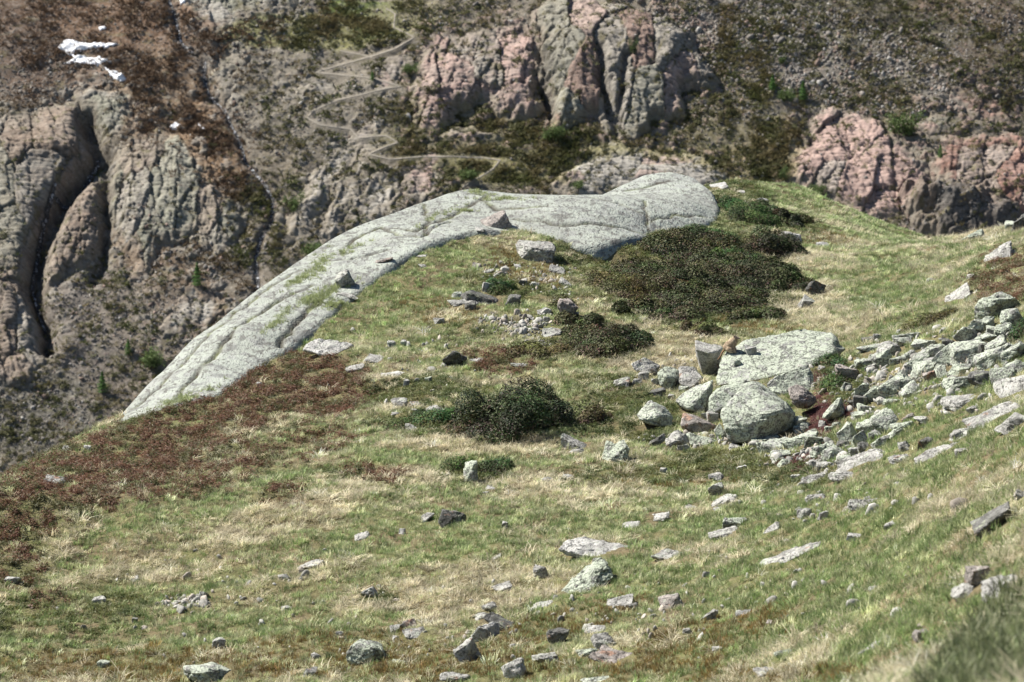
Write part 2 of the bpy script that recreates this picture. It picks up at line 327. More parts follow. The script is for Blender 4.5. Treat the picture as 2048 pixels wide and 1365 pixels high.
# glacier-polished outcrops: outline, bulge (m), colours, joint size (px), label
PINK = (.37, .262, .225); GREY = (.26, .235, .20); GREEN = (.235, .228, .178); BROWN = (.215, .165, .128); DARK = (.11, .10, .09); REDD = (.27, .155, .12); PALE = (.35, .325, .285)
CLIFFS = [
 ([(-250,240),(60,232),(105,205),(150,198),(182,228),(196,268),(188,300),(172,342),(140,372),(118,420),(92,470),(66,540),(30,560),(-60,590),(-250,560)], 4.6, [BROWN,BROWN,GREEN,GREY], (85,150), "broad brown banded cliff at the left edge above the waterfall gully"),
 ([(145,190),(190,170),(245,178),(272,215),(276,250),(255,268),(220,275),(196,262),(180,225)], 2.2, [GREEN,PALE], (60,60), "pale green rounded rock knob above the waterfall gully"),
 ([(150,340),(185,330),(203,372),(212,440),(205,500),(185,525),(150,540),(108,560),(80,600),(72,560),(92,490),(118,430)], 3.4, [BROWN,BROWN,GREY], (40,120), "brown rib of rock beside the dark waterfall gully"),
 ([(-250,520),(20,530),(52,548),(66,600),(88,660),(92,720),(60,768),(10,775),(-250,800)], 3.6, [BROWN,GREY], (60,130), "brown cliff foot at the left edge below the gully"),
 ([(238,285),(275,262),(330,255),(375,275),(410,330),(450,385),(486,430),(470,505),(430,520),(395,470),(330,500),(290,560),(272,562),(262,520),(222,470),(215,420),(228,340)], 3.8, [GREY,BROWN,GREY,GREEN], (48,120), "grey beige ribbed cliff between the gully and the stream"),
 ([(322,655),(350,600),(395,580),(440,600),(462,612),(430,640),(380,668),(345,672)], 1.6, [PALE,GREY], (45,60), "small pale slab outcrop low beside the brow of the hill"),
 ([(572,470),(588,402),(625,342),(680,298),(722,290),(712,330),(660,385),(632,450),(600,480)], 1.9, [PALE,GREY,PALE], (34,60), "long pale rib slanting up to the lower path bends"),
 ([(640,480),(652,415),(680,372),(706,352),(716,392),(690,440),(665,485)], 1.7, [PALE,GREY], (30,50), "pale grey rib right of the long slanting one"),
 ([(712,462),(720,415),(738,372),(768,352),(796,372),(790,412),(760,440)], 1.8, [PALE,GREY,PALE], (32,40), "pale jointed hump behind the dome's left shoulder"),
 ([(690,290),(725,262),(745,250),(760,275),(735,300)], .9, [PALE,PINK], (30,30), "small pale outcrop crossed by the path"),
 ([(812,395),(830,330),(850,290),(880,285),(885,330),(870,390),(840,410)], 1.2, [PINK,PALE], (35,70), "narrow pink slab below the long path bend"),
 ([(822,268),(826,200),(835,140),(858,75),(880,55),(905,80),(960,62),(1050,50),(1085,85),(1075,150),(1085,210),(1060,235),(1000,238),(960,205),(905,225),(868,262)], 3.4, [PINK,PINK,PINK,GREY], (60,90), "pink smooth cliff on the left half of the big central crag"),
 ([(1085,85),(1060,40),(1080,5),(1180,-12),(1262,5),(1340,40),(1385,65),(1405,120),(1432,165),(1420,182),(1372,185),(1368,232),(1312,246),(1285,276),(1225,270),(1190,245),(1110,262),(1092,225),(1078,160)], 5.2, [GREY,PINK,GREEN,REDD,GREY], (60,100), "grey green and rust red right half of the big central crag"),
 ([(735,175),(760,140),(790,100),(830,100),(812,130),(790,165),(760,190)], 0.9, [PALE,PINK], (40,40), "small pale outcrop beside the zigzag path"),
 ([(585,175),(610,160),(655,163),(668,180),(650,195),(605,195)], 1.2, [PALE,GREY], (35,30), "small grey knob on the scree left of the zigzag path"),
 ([(1572,362),(1585,318),(1618,268),(1612,235),(1655,212),(1720,222),(1762,240),(1800,290),(1850,325),(1885,390),(1862,425),(1790,440),(1725,442),(1650,398)], 3.2, [PINK,PINK,PALE,PINK], (70,90), "broad pale pink slab on the right above the grassy saddle"),
 ([(1830,262),(1838,232),(1870,222),(1900,235),(1892,262),(1855,272)], 1.3, [PINK,GREEN], (50,40), "small rounded pink and green knob near the right edge"),
 ([(1862,290),(1920,262),(2000,270),(2300,290),(2300,470),(2020,470),(1960,440),(1900,400),(1850,330)], 3.0, [PINK,GREY,GREEN,REDD], (55,80), "jointed pink grey crag at the right edge"),
 ([(1795,398),(1850,382),(1920,380),(1975,398),(2060,420),(2060,500),(1900,500),(1830,455)], 9.0, [DARK,DARK,BROWN], (80,90), "dark shaded rock face above the saddle at the right"),  # dark palette puts the face's shade into the rock colour as well
 ([(1895,170),(1940,185),(2010,215),(2040,250),(2005,250),(1950,225),(1905,205)], 1.2, [PINK,REDD], (45,40), "sloping pink rock band near the right edge"),
 ([(1120,345),(1180,315),(1290,300),(1400,312),(1450,345),(1470,375),(1380,395),(1200,395),(1100,390)], 1.3, [PALE,PINK,PALE], (90,35), "low pale slabs just behind the crest of the bedrock dome"),
 ([(335,-40),(440,-40),(590,-40),(585,20),(540,42),(500,35),(470,55),(430,70),(410,45),(370,30),(345,10)], 1.6, [PALE,GREY,GREEN], (40,45), "pale jointed slabs at the top edge left of the path"),
 ([(148,150),(165,135),(205,132),(226,150),(215,164),(165,165)], 1.1, [GREEN,GREY], (40,30), "small rounded outcrop under the snow patch"),
 ([(425,150),(445,112),(480,100),(500,120),(470,150),(445,200),(430,190)], 1.0, [GREEN,GREY], (40,50), "green grey hump beside the stream"),
 ([(388,205),(410,192),(440,198),(448,215),(425,222),(395,218)], .9, [BROWN,DARK], (30,30), "dark brown ledge split by the stream"),
 ([(870,270),(900,240),(950,245),(1000,255),(1010,275),(960,285),(900,285)], 1.0, [PINK,GREY], (40,30), "broken pink ledges under the central crag"),
 ([(1180,300),(1260,285),(1290,292),(1240,305)], .5, [PALE], (40,20), "thin pale ledge above the dome crest"),
]
FACE = {0: (.30, 1.2), 2: (.25, 1.1), 3: (.25, 1.2), 4: (.35, 1.15), 1: (.4, 1.0)}
for _k, _c in enumerate(CLIFFS):
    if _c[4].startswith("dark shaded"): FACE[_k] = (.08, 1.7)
    if _c[4].startswith("grey green and rust"): FACE[_k] = (.40, 1.7)
    if _c[4].startswith("pink smooth"): FACE[_k] = (.6, 1.1)
    if _c[4].startswith("broad pale pink"): FACE[_k] = (.6, .9)
GULLIES = [([(172,245),(188,285),(196,310),(165,350),(130,400),(100,430),(75,500),(62,570),(90,640),(92,690)], 20, 3.6), ([(215,300),(210,360),(212,430),(205,520),(180,560)], 12, 1.6),
           ([(1095,120),(1088,170),(1100,225)], 10, 1.2), ([(1195,130),(1205,190),(1225,250)], 9, 1.6), ([(1250,150),(1240,210),(1232,265)], 8, 1.2)]
STREAM_M = [(338,0),(352,45),(362,85),(385,105),(410,120),(408,150),(418,185),(448,215),(462,250),(480,285),(492,325),(520,355),(545,390),(543,440),(520,480),(512,520),(516,575),(505,640)]
PATH_M = [[(772,12),(790,25),(788,55),(828,78),(790,100),(755,110),(690,125),(632,143),(680,150),(730,160),(800,178),(740,192),(680,205),(628,225),(615,240),(640,255),(700,262),(718,280),(772,278),(795,292),(738,315),(780,325),(850,318),(960,315),(1000,322),(985,340),(925,378)],
          [(680,97),(725,108),(745,116)]]
ZONES = [  # centre, radii, tilt, colour, strength
 ((120,70),(330,120),0,(.112,.072,.05),.88), ((280,30),(200,70),0,(.135,.085,.055),.78), ((40,130),(120,90),0,(.085,.062,.048),.7), ((330,200),(120,110),.6,(.155,.108,.07),.85), ((420,300),(120,60),1.0,(.17,.105,.058),.8), ((380,600),(220,60),.7,(.15,.1,.065),.6),
 ((560,170),(130,150),.3,(.165,.145,.115),.95), ((700,220),(110,110),0,(.17,.15,.12),.8), ((640,60),(220,40),-.05,(.15,.145,.06),.9), ((730,10),(90,18),0,(.13,.16,.05),.95),((760,50),(60,30),0,(.14,.16,.055),.8), ((820,30),(100,40),0,(.16,.145,.085),.7),
 ((1000,290),(260,60),0,(.115,.105,.055),.85), ((1150,330),(300,40),-.05,(.20,.18,.085),.8), ((880,250),(130,60),0,(.12,.105,.062),.8), ((1450,260),(130,70),.2,(.125,.11,.062),.8), ((1500,330),(110,45),0,(.15,.125,.06),.85), ((1550,300),(50,70),.5,(.21,.175,.09),.7),
 ((1480,120),(60,120),-.5,(.14,.12,.06),.8), ((1650,120),(330,110),.25,(.15,.135,.115),.8), ((1850,60),(250,70),.25,(.062,.055,.038),.9), ((2000,150),(120,90),.3,(.07,.055,.04),.85), ((1950,20),(150,40),.2,(.085,.06,.04),.8), ((1620,60),(120,60),.3,(.09,.088,.055),.6), ((1750,200),(150,40),.15,(.12,.095,.06),.7),
 ((1700,450),(130,40),.3,(.14,.125,.075),.7), ((180,640),(90,120),.4,(.145,.125,.108),.9), ((100,830),(160,90),0,(.085,.08,.066),.8), ((300,640),(120,90),.6,(.15,.125,.1),.7), ((270,800),(120,80),.4,(.12,.1,.082),.8), ((560,400),(60,140),0,(.15,.125,.09),.6)]
nu, nv = 1030, 470
uu = np.concatenate([np.linspace(-2600, -140, 40)[:-1], np.linspace(-140, 2190, nu), np.linspace(2190, 4600, 40)[1:]])
vv = np.concatenate([np.linspace(-1500, -70, 40)[:-1], np.linspace(-70, 1000, nv), np.linspace(1000, 2600, 40)[1:]])
MU, MV = np.meshgrid(uu, vv); BASE = mplane(MU, MV); BX = BASE[..., 0]; BS = (BASE[..., 1] - MP0[1]) / math.cos(MSL)   # across, up the slope (m)
disp = 1.9 * n2(BX, BS, 22, 40, 3) + .55 * n2(BX, BS, 5, 41, 3) + .16 * n2(BX, BS, 1.3, 42, 2)
mcol = np.zeros(MU.shape + (3,)); mcol[:] = (.145, .125, .098)
wu = MU + 26 * n2(BX, BS, 4, 43, 3); wv = MV + 18 * n2(BX, BS, 4, 44, 3)
for (cu, cv), (ru, rv), tilt, colr, st in ZONES:
    ca, sa = math.cos(tilt), math.sin(tilt); dx, dy = wu - cu, wv - cv
    q = ((dx * ca + dy * sa) / ru) ** 2 + ((-dx * sa + dy * ca) / rv) ** 2
    mm_ = (st * sstep(1.15, .55, q))[..., None]; mcol = mcol * (1 - mm_) + np.array(colr) * mm_
# fine mottling of the slope itself: stony, heathery and grassy patches
t1 = n2(BX, BS * 1.6, 2.6, 45, 4)[..., None]; t2 = n2(BX, BS * 1.5, 1.1, 46, 3)[..., None]
mcol = mcol * (1 + .35 * t1 + .3 * t2) * 1.3
gr = sstep(.12, .4, n2(BX, BS * 2.2, 3.4, 47, 3))[..., None] * .5; mcol = mcol * (1 - gr) + np.array((.105, .10, .045)) * gr
region = np.full(MU.shape, -1, int)
for k, (poly, A, cols, (cw, ch), lab) in enumerate(CLIFFS):
    x0 = min(p[0] for p in poly) - 30; x1 = max(p[0] for p in poly) + 30; y0 = min(p[1] for p in poly) - 30; y1 = max(p[1] for p in poly) + 30
    iu = np.where((uu > x0) & (uu < x1))[0]; iv = np.where((vv > y0) & (vv < y1))[0]
    if len(iu) == 0 or len(iv) == 0: continue
    S = np.ix_(iv, iu); u_, v_ = MU[S], MV[S]; bx, bs = BX[S], BS[S]
    pu = u_ + 13 * n2(bx, bs, 1.8, 50 + k, 4) + 26 * n2(bx, bs, 5, 60 + k, 2); pv = v_ + 13 * n2(bx, bs, 1.8, 80 + k, 4) + 22 * n2(bx, bs, 5, 90 + k, 2)
    sd = sdist(pu, pv, poly); rg = np.random.default_rng(100 + k)
    tt = np.clip((v_ - (y0 + 30)) / (y1 - y0 - 60), 0, 1)
    tp, Ak = FACE.get(k, (.62, 1.0)); shape = np.where(tt < tp, .08 + .92 * (tt / tp) ** .8, 1 - .82 * (np.maximum(tt - tp, 0) / (1 - tp)) ** 1.2)
    prof = .62 * A * Ak * (1 - np.exp(-np.maximum(sd + 8 * n2(bx, bs, 1.2, 360 + k, 2), 0) / (30.0 - 16 * sstep(.5, .95, tt)))) * shape
    # joint blocks
    nxs = max(2, int((x1 - x0) / cw) + 1); nys = max(1, int((y1 - y0) / ch) + 1)
    cs = np.array([(x0 + (i + .5 + rg.uniform(-.45, .45) + .5 * (j % 2)) * cw, y0 + (j + .5 + rg.uniform(-.45, .45)) * ch) for i in range(nxs) for j in range(nys)])
    lean = rg.uniform(-.25, .25)
    pw, pv0 = pu, pv; pu = u_ + 7 * n2(bx, bs, 3.0, 410 + k, 2) + 2.5 * n2(bx, bs, .6, 411 + k, 2); pv = v_ + 7 * n2(bx, bs, 3.0, 412 + k, 2) + 2.5 * n2(bx, bs, .6, 413 + k, 2)
    qu = pu + lean * pv; csu = cs[:, 0] + lean * cs[:, 1]
    D = np.sqrt(((qu[..., None] - csu) / cw) ** 2 + ((pv[..., None] - cs[:, 1]) / ch) ** 2)
    o = np.argsort(D, axis=-1)[..., :2]; d1 = np.take_along_axis(D, o[..., :1], -1)[..., 0]; d2 = np.take_along_axis(D, o[..., 1:2], -1)[..., 0]; c1 = o[..., 0]
    coff = rg.uniform(-.45, .45, len(cs)); tx_ = rg.uniform(-.3, 1.1, len(cs)); ty_ = rg.uniform(-.3, .7, len(cs))
    blk = coff[c1] * .9 + tx_[c1] * (qu - csu[c1]) / cw + ty_[c1] * (pv - cs[c1, 1]) / ch * .6 + .12 * (1 - (d1 / .7) ** 2)
    groove = np.exp(-((d2 - d1) / .028) ** 2)
    dd = prof + sstep(2, 14, sd) * min(1.0, A / 3.0) * (.62 * blk - .34 * groove)
    c2 = np.array([(x0 + rg.uniform() * (x1 - x0), y0 + rg.uniform() * (y1 - y0)) for _ in range(min(160, int(4.5 * len(cs)) + 3))]); D2 = ((qu[..., None] - lean * pv[..., None] - c2[:, 0]) / cw) ** 2 * 5 + ((pv[..., None] - c2[:, 1]) / ch) ** 2 * 5
    e2 = np.argmin(D2, -1); f1 = np.take_along_axis(D2, e2[..., None], -1)[..., 0]; np.put_along_axis(D2, e2[..., None], 1e9, -1); f2 = D2.min(-1); g2_ = np.exp(-((np.sqrt(f2) - np.sqrt(f1)) / .10) ** 2); t2x = rg.uniform(-.5, .9, len(c2)); t2y = rg.uniform(-.4, .5, len(c2))
    dd = dd + sstep(2, 14, sd) * min(1.0, A / 3.0) * (.7 * (t2x[e2] * (pu - c2[e2, 0]) / cw + t2y[e2] * (pv - c2[e2, 1]) / ch) + rg.uniform(-.28, .28, len(c2))[e2] - .12 * g2_); groove = np.maximum(groove, .55 * g2_)
    wb = n2(bx, bs, 2.6, 380 + k, 3); sx = ((bx + .35 * bs * math.cos(k * 2.1) + .45 * wb) / rg.uniform(1.6, 2.6)) % 1; sy = ((-bs + .3 * bx * math.sin(k * 1.3) + .4 * wb) / rg.uniform(1.5, 2.4)) % 1
    dd = dd + sstep(4, 20, sd) * min(1.0, A / 2.6) * (.26 * sx * sstep(-.3, .3, n2(bx, bs, 2.2, 390 + k, 2)) + .24 * sy * sstep(-.3, .3, n2(bx, bs, 2.2, 400 + k, 2)))
    # bedding and weathering
    qs = n2(bx * 1.0, bs * .35, .55, 150 + k, 3); dd = dd + sstep(0, 8, sd) * (.07 * qs - .10 * np.abs(n2(bx + .6 * bs, bs * .8, 1.3, 170 + k, 3)) - .07 * np.abs(n2(bx * .5, bs, .45, 190 + k, 2)))
    disp[S] = np.where(sd > 0, disp[S] * sstep(25, 0, sd) + dd, disp[S] - .35 * np.exp(-np.maximum(-sd, 0) / 6))
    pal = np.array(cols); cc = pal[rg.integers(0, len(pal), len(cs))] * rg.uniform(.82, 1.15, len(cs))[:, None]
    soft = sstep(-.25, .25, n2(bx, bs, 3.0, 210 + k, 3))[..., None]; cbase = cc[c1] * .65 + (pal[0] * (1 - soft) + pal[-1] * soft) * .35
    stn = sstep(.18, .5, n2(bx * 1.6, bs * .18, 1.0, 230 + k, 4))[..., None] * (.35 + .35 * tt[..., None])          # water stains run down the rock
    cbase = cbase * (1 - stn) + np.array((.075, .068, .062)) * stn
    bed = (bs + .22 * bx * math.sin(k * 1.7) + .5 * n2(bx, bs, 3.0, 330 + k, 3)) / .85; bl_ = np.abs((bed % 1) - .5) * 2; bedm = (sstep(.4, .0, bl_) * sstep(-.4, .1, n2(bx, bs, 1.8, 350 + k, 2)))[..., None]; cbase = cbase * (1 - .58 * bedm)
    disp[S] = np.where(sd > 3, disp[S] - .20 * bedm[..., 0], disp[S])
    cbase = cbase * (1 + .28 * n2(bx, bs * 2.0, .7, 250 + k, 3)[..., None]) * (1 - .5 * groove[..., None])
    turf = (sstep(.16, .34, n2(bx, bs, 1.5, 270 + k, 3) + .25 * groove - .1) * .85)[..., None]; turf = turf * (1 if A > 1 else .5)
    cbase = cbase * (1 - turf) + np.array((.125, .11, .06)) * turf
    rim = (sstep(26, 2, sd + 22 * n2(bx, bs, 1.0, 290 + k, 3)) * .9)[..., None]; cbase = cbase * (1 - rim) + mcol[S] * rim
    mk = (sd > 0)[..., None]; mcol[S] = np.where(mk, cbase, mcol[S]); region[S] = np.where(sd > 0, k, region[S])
# broken rock showing through the turf round the outcrops
near = sstep(70, 5, np.min([seg_dist(MU, MV, c_[0]) for c_ in CLIFFS], axis=0)); rub = sstep(.10, .30, n2(BX, BS * 1.3, 2.3, 370, 3) + .12 * near - .03) * (.35 + .65 * near) * (region < 0) * sstep(8, 18, np.minimum(*[seg_dist(MU, MV, p, False) for p in PATH_M]))
rid = 1 - 2.2 * np.abs(n2(BX + .5 * BS, BS, 1.5, 371, 3)); disp += rub * (.55 * rid + .3 * n2(BX, BS, .8, 372, 2)); rc_ = np.where((MU > 800)[..., None], np.array(PINK), np.array(PALE)) * (.8 + .5 * n2(BX, BS, 2, 373, 2)[..., None]); mcol = mcol * (1 - .7 * rub[..., None]) + rc_ * .7 * rub[..., None]
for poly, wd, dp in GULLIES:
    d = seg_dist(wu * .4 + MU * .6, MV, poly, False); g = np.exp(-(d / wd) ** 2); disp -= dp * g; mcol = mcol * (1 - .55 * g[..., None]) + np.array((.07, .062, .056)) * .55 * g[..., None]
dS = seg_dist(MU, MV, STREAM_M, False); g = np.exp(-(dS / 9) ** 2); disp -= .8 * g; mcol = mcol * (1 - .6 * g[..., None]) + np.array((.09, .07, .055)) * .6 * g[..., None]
dP = np.minimum(*[seg_dist(MU, MV, p, False) for p in PATH_M]); g = sstep(9, 2, dP); disp = disp * (1 - g) + g * (1.9 * n2(BX, BS, 22, 40, 3) + .15)
MPOS = BASE + disp[..., None] * MN
def mount_at(u, v):
    """points of the mountain surface for survey marks (arrays)"""
    u = np.asarray(u, float); v = np.asarray(v, float)
    fu = np.interp(u, uu, np.arange(len(uu))); fv = np.interp(v, vv, np.arange(len(vv)))
    i = np.clip(fu.astype(int), 0, len(uu) - 2); j = np.clip(fv.astype(int), 0, len(vv) - 2); a = (fu - i)[..., None]; b = (fv - j)[..., None]
    return (MPOS[j, i] * (1 - a) + MPOS[j, i + 1] * a) * (1 - b) + (MPOS[j + 1, i] * (1 - a) + MPOS[j + 1, i + 1] * a) * b
def mount_region(u, v):
    i = np.clip(np.round(np.interp(u, uu, np.arange(len(uu)))).astype(int), 0, len(uu) - 1); j = np.clip(np.round(np.interp(v, vv, np.arange(len(vv)))).astype(int), 0, len(vv) - 1)
    return region[j, i]
m = NT("mountain_ground"); tc = m.n("ShaderNodeTexCoord").outputs["Object"]
c = m.attr("col"); n_ = m.noise(tc, 1.6, 6, .7); n_b = m.noise(tc, 5.5, 4, .7)
c = m.mix(m.ramp(n_, .42, .72), c, m.mix(.45, c, (.36, .33, .29))); c = m.mix(m.ramp(n_b, .52, .68), c, m.mix(.6, c, (.035, .03, .02)))
m.principled(c, .95, m.bump(m.math('ADD', n_, m.math('MULTIPLY', n_b, .5)), 1.0, .35), .1); MAT_MG = m.m
m = NT("mountain_rock"); tc = m.n("ShaderNodeTexCoord").outputs["Object"]
c = m.attr("col"); st = m.mapping(tc, (.35, .35, 2.2), (.25, .12, 0)); nb = m.noise(st, 1.5, 6, .7); nd = m.noise(tc, 2.4, 6, .65)
c = m.mix(m.ramp(nb, .5, .7), c, m.mix(.45, c, (.05, .045, .04))); c = m.mix(m.ramp(nd, .5, .75), c, m.mix(.4, c, (.42, .38, .34)))
m.principled(c, .85, m.bump(m.math('ADD', nb, m.math('MULTIPLY', nd, .6)), 1.0, .16), .2); MAT_MR = m.m
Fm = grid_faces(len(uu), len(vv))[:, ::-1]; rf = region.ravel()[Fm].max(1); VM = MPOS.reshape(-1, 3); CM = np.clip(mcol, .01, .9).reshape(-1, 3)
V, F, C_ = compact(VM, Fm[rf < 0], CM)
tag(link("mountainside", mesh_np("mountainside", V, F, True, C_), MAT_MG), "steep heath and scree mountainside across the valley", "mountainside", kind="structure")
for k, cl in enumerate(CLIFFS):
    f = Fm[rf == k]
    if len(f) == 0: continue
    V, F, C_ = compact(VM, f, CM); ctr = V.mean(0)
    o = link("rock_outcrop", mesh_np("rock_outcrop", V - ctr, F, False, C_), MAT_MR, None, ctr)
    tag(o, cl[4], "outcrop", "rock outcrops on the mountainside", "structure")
# ------------------------------------------------------------------ scattering of what nobody could count (grass, heath, scree)
def scatter(name, pts, rot, scale, idx, col, col2, protos, mat, label, cat):
    me = bpy.data.meshes.new(name); n = len(pts); me.vertices.add(n); me.vertices.foreach_set("co", np.asarray(pts, np.float32).ravel())
    def put(nm, typ, arr, key):
        a = me.attributes.new(nm, typ, 'POINT'); a.data.foreach_set(key, np.ascontiguousarray(arr).ravel())
    put("rot", 'FLOAT_VECTOR', np.asarray(rot, np.float32), "vector"); put("siz", 'FLOAT_VECTOR', np.asarray(scale, np.float32), "vector")
    put("idx", 'INT', np.asarray(idx, np.int32), "value")
    for nm, c in (("tint", col), ("tint2", col2)):
        cc = np.ones((n, 4), np.float32); cc[:, :3] = np.clip(c, 0, 1); put(nm, 'FLOAT_COLOR', cc, "color")
    me.update(); me.materials.append(mat)
    kit = bpy.data.collections.new(name + "_pieces")
    for k, pm in enumerate(protos):
        pm.materials.clear(); pm.materials.append(mat); kit.objects.link(bpy.data.objects.new(f"{name}_piece_{k}", pm))
    g = bpy.data.node_groups.new(name, 'GeometryNodeTree')
    g.interface.new_socket("Geometry", in_out='INPUT', socket_type='NodeSocketGeometry'); g.interface.new_socket("Geometry", in_out='OUTPUT', socket_type='NodeSocketGeometry')
    N = g.nodes.new; gi = N("NodeGroupInput"); go = N("NodeGroupOutput"); ip = N("GeometryNodeInstanceOnPoints"); ci = N("GeometryNodeCollectionInfo")
    ci.inputs["Collection"].default_value = kit; ci.inputs["Separate Children"].default_value = True; ci.inputs["Reset Children"].default_value = True
    def na(nm, typ):
        x = N("GeometryNodeInputNamedAttribute"); x.data_type = typ; x.inputs[0].default_value = nm; return x.outputs[0]
    er = N("FunctionNodeEulerToRotation"); L = g.links.new
    L(gi.outputs[0], ip.inputs["Points"]); L(ci.outputs[0], ip.inputs["Instance"]); ip.inputs["Pick Instance"].default_value = True
    L(na("idx", 'INT'), ip.inputs["Instance Index"]); L(na("rot", 'FLOAT_VECTOR'), er.inputs[0]); L(er.outputs[0], ip.inputs["Rotation"]); L(na("siz", 'FLOAT_VECTOR'), ip.inputs["Scale"])
    L(ip.outputs[0], go.inputs[0])
    o = link(name, me); md = o.modifiers.new("scatter", 'NODES'); md.node_group = g
    return tag(o, label, cat, kind="stuff")
def leaf_material(name, trans=.3, rough=.6, spec=.2, vary=.35):
    m = NT(name); a = m.attr("tint", 'INSTANCER'); b = m.attr("tint2", 'INSTANCER'); t = m.n("ShaderNodeAttribute", attribute_name="mixw", attribute_type='GEOMETRY').outputs["Fac"]
    c = m.mix(t, a, b); p = m.n("ShaderNodeBsdfPrincipled"); m.l(c, p.inputs["Base Color"]); p.inputs["Roughness"].default_value = rough; p.inputs["Specular IOR Level"].default_value = spec
    tr = m.n("ShaderNodeBsdfTranslucent"); m.l(c, tr.inputs[0]); mx = m.n("ShaderNodeMixShader"); mx.inputs[0].default_value = trans
    m.l(p.outputs[0], mx.inputs[1]); m.l(tr.outputs[0], mx.inputs[2]); m.l(mx.outputs[0], m.out.inputs[0]); return m.m
def with_mix(name, V, F, W):
    me = mesh_np(name, V, F, False); a = me.attributes.new("mixw", 'FLOAT', 'POINT'); a.data.foreach_set("value", np.asarray(W, np.float32)); return me
def tuft(seed, n, h, r, wd, flop, mixp=.5):
    """tuft of curved tapering blades"""
    rg = np.random.default_rng(seed); V = []; F = []; W = []
    for k in range(n):
        a = rg.uniform(0, 2 * math.pi); q = r * math.sqrt(rg.uniform()); bx, by = q * math.cos(a), q * math.sin(a)
        d = a + rg.normal() * .8; hh = h * rg.uniform(.55, 1.15); fl = flop * rg.uniform(.4, 1.4); dx, dy = math.cos(d), math.sin(d); wx, wy = -dy * wd * .5, dx * wd * .5
        b = len(V); w_ = rg.uniform() ** (1 / (2 * mixp)) if mixp else 0
        for t, k2 in ((0, 1.0), (.5, .8), (1.0, .25)):
            o = fl * hh * t * t; z = hh * (t - .42 * min(1, fl) * t * t)
            V += [(bx + dx * o - wx * k2, by + dy * o - wy * k2, z), (bx + dx * o + wx * k2, by + dy * o + wy * k2, z)]; W += [w_, w_]
        F += [(b, b + 1, b + 3, b + 2), (b + 2, b + 3, b + 5, b + 4)]
    return with_mix("tuft", V, F, W)
def leafball(seed, n, rx, rz, ls, shell=.55, up=.3, aspect=.45, mixp=.5):
    """cushion of leaf-sized faces spread through a low dome"""
    rg = np.random.default_rng(seed); V = []; F = []; W = []
    for k in range(n):
        a = rg.uniform(0, 2 * math.pi); ct = rg.uniform(0, 1); st = math.sqrt(1 - ct * ct); rr = (shell + (1 - shell) * rg.uniform()) * (1 + .2 * math.sin(3 * a + seed))
        c = Vector((rx * rr * st * math.cos(a), rx * rr * st * math.sin(a), rz * rr * ct))
        nr = (Vector((st * math.cos(a), st * math.sin(a), ct + up)).normalized() + Vector(rg.normal(size=3)) * .5).normalized()
        t = nr.cross(Vector(rg.normal(size=3))).normalized(); b_ = nr.cross(t); L = ls * rg.uniform(.6, 1.3); b = len(V); w_ = rg.uniform() ** (1 / (2 * mixp))
        V += [tuple(c - t * L), tuple(c + b_ * L * aspect), tuple(c + t * L), tuple(c - b_ * L * aspect)]; W += [w_] * 4; F.append((b, b + 1, b + 2, b + 3))
    return with_mix("cushion", V, F, W)
def stone_mesh(seed, sub=1, flat=.75):
    rg = np.random.default_rng(seed); bm = bmesh.new(); bmesh.ops.create_icosphere(bm, subdivisions=sub, radius=1)
    ns = rg.normal(size=(9, 3)); ns /= np.linalg.norm(ns, axis=1)[:, None]; hs = rg.uniform(.6, .95, 9)
    V = np.array([v.co for v in bm.verts]); r = np.sum(np.maximum(V @ ns.T / hs, 0) ** 9, 1) ** (-1 / 9); V = V * np.minimum(r, 1.1)[:, None] * np.array([1, rg.uniform(.7, .95), flat])
    F = [[v.index for v in f.verts] for f in bm.faces]; bm.free(); me = mesh_np("stone", V, F, False); a = me.attributes.new("mixw", 'FLOAT', 'POINT'); a.data.foreach_set("value", np.zeros(len(V), np.float32)); return me

# scree and dwarf heath over the mountain
SIL = [(-140,1010),(0,960),(230,845),(430,650),(620,508),(830,410),(960,380),(1200,392),(1300,350),(1420,380),(1560,372),(1700,418),(1830,478),(2048,450),(2200,445)]
def rand_mount(n, rg):
    u = rg.uniform(-130, 2180, n); vm = np.interp(u, [p[0] for p in SIL], [p[1] for p in SIL]) + 45; v = rg.uniform(-65, 1, n) * 0 + rg.uniform(0, 1, n) * (vm + 65) - 65; return u, v
def ell(u, v, L):
    s = np.zeros_like(u)
    for e in L:
        cu, cv, ru, rv = e[:4]; t = e[4] if len(e) > 4 else 0; st = e[5] if len(e) > 5 else 1; ca, sa = math.cos(t), math.sin(t)
        q = (((u - cu) * ca + (v - cv) * sa) / ru) ** 2 + ((-(u - cu) * sa + (v - cv) * ca) / rv) ** 2; s = np.maximum(s, st * sstep(1.25, .45, q))
    return s
rg = np.random.default_rng(21); u, v = rand_mount(150000, rg)
dens = .13 + ell(u, v, [(1600,110,330,110,.25,.95),(1450,90,120,80,.2,.8),(1500,210,150,40,-.2,.8),(1700,190,200,50,.2,.6),(1950,120,150,120,.3,.55),(560,180,120,130,.2,.4),(720,210,110,90,0,.3),(130,170,220,60,.2,.9),(60,110,160,60,0,.8),(250,60,250,80,0,.35),(450,15,200,40,0,.6),(300,640,150,90,.6,.6),(180,650,90,130,.4,.75),(100,850,150,80,.2,.8),(340,490,150,60,.5,.6),(480,500,70,60,0,.5),(1300,60,100,40,.3,.5),(1860,440,150,30,.1,.6),(1700,460,90,30,.3,.7),(870,60,80,50,0,.4),(1000,140,120,60,0,.3)])
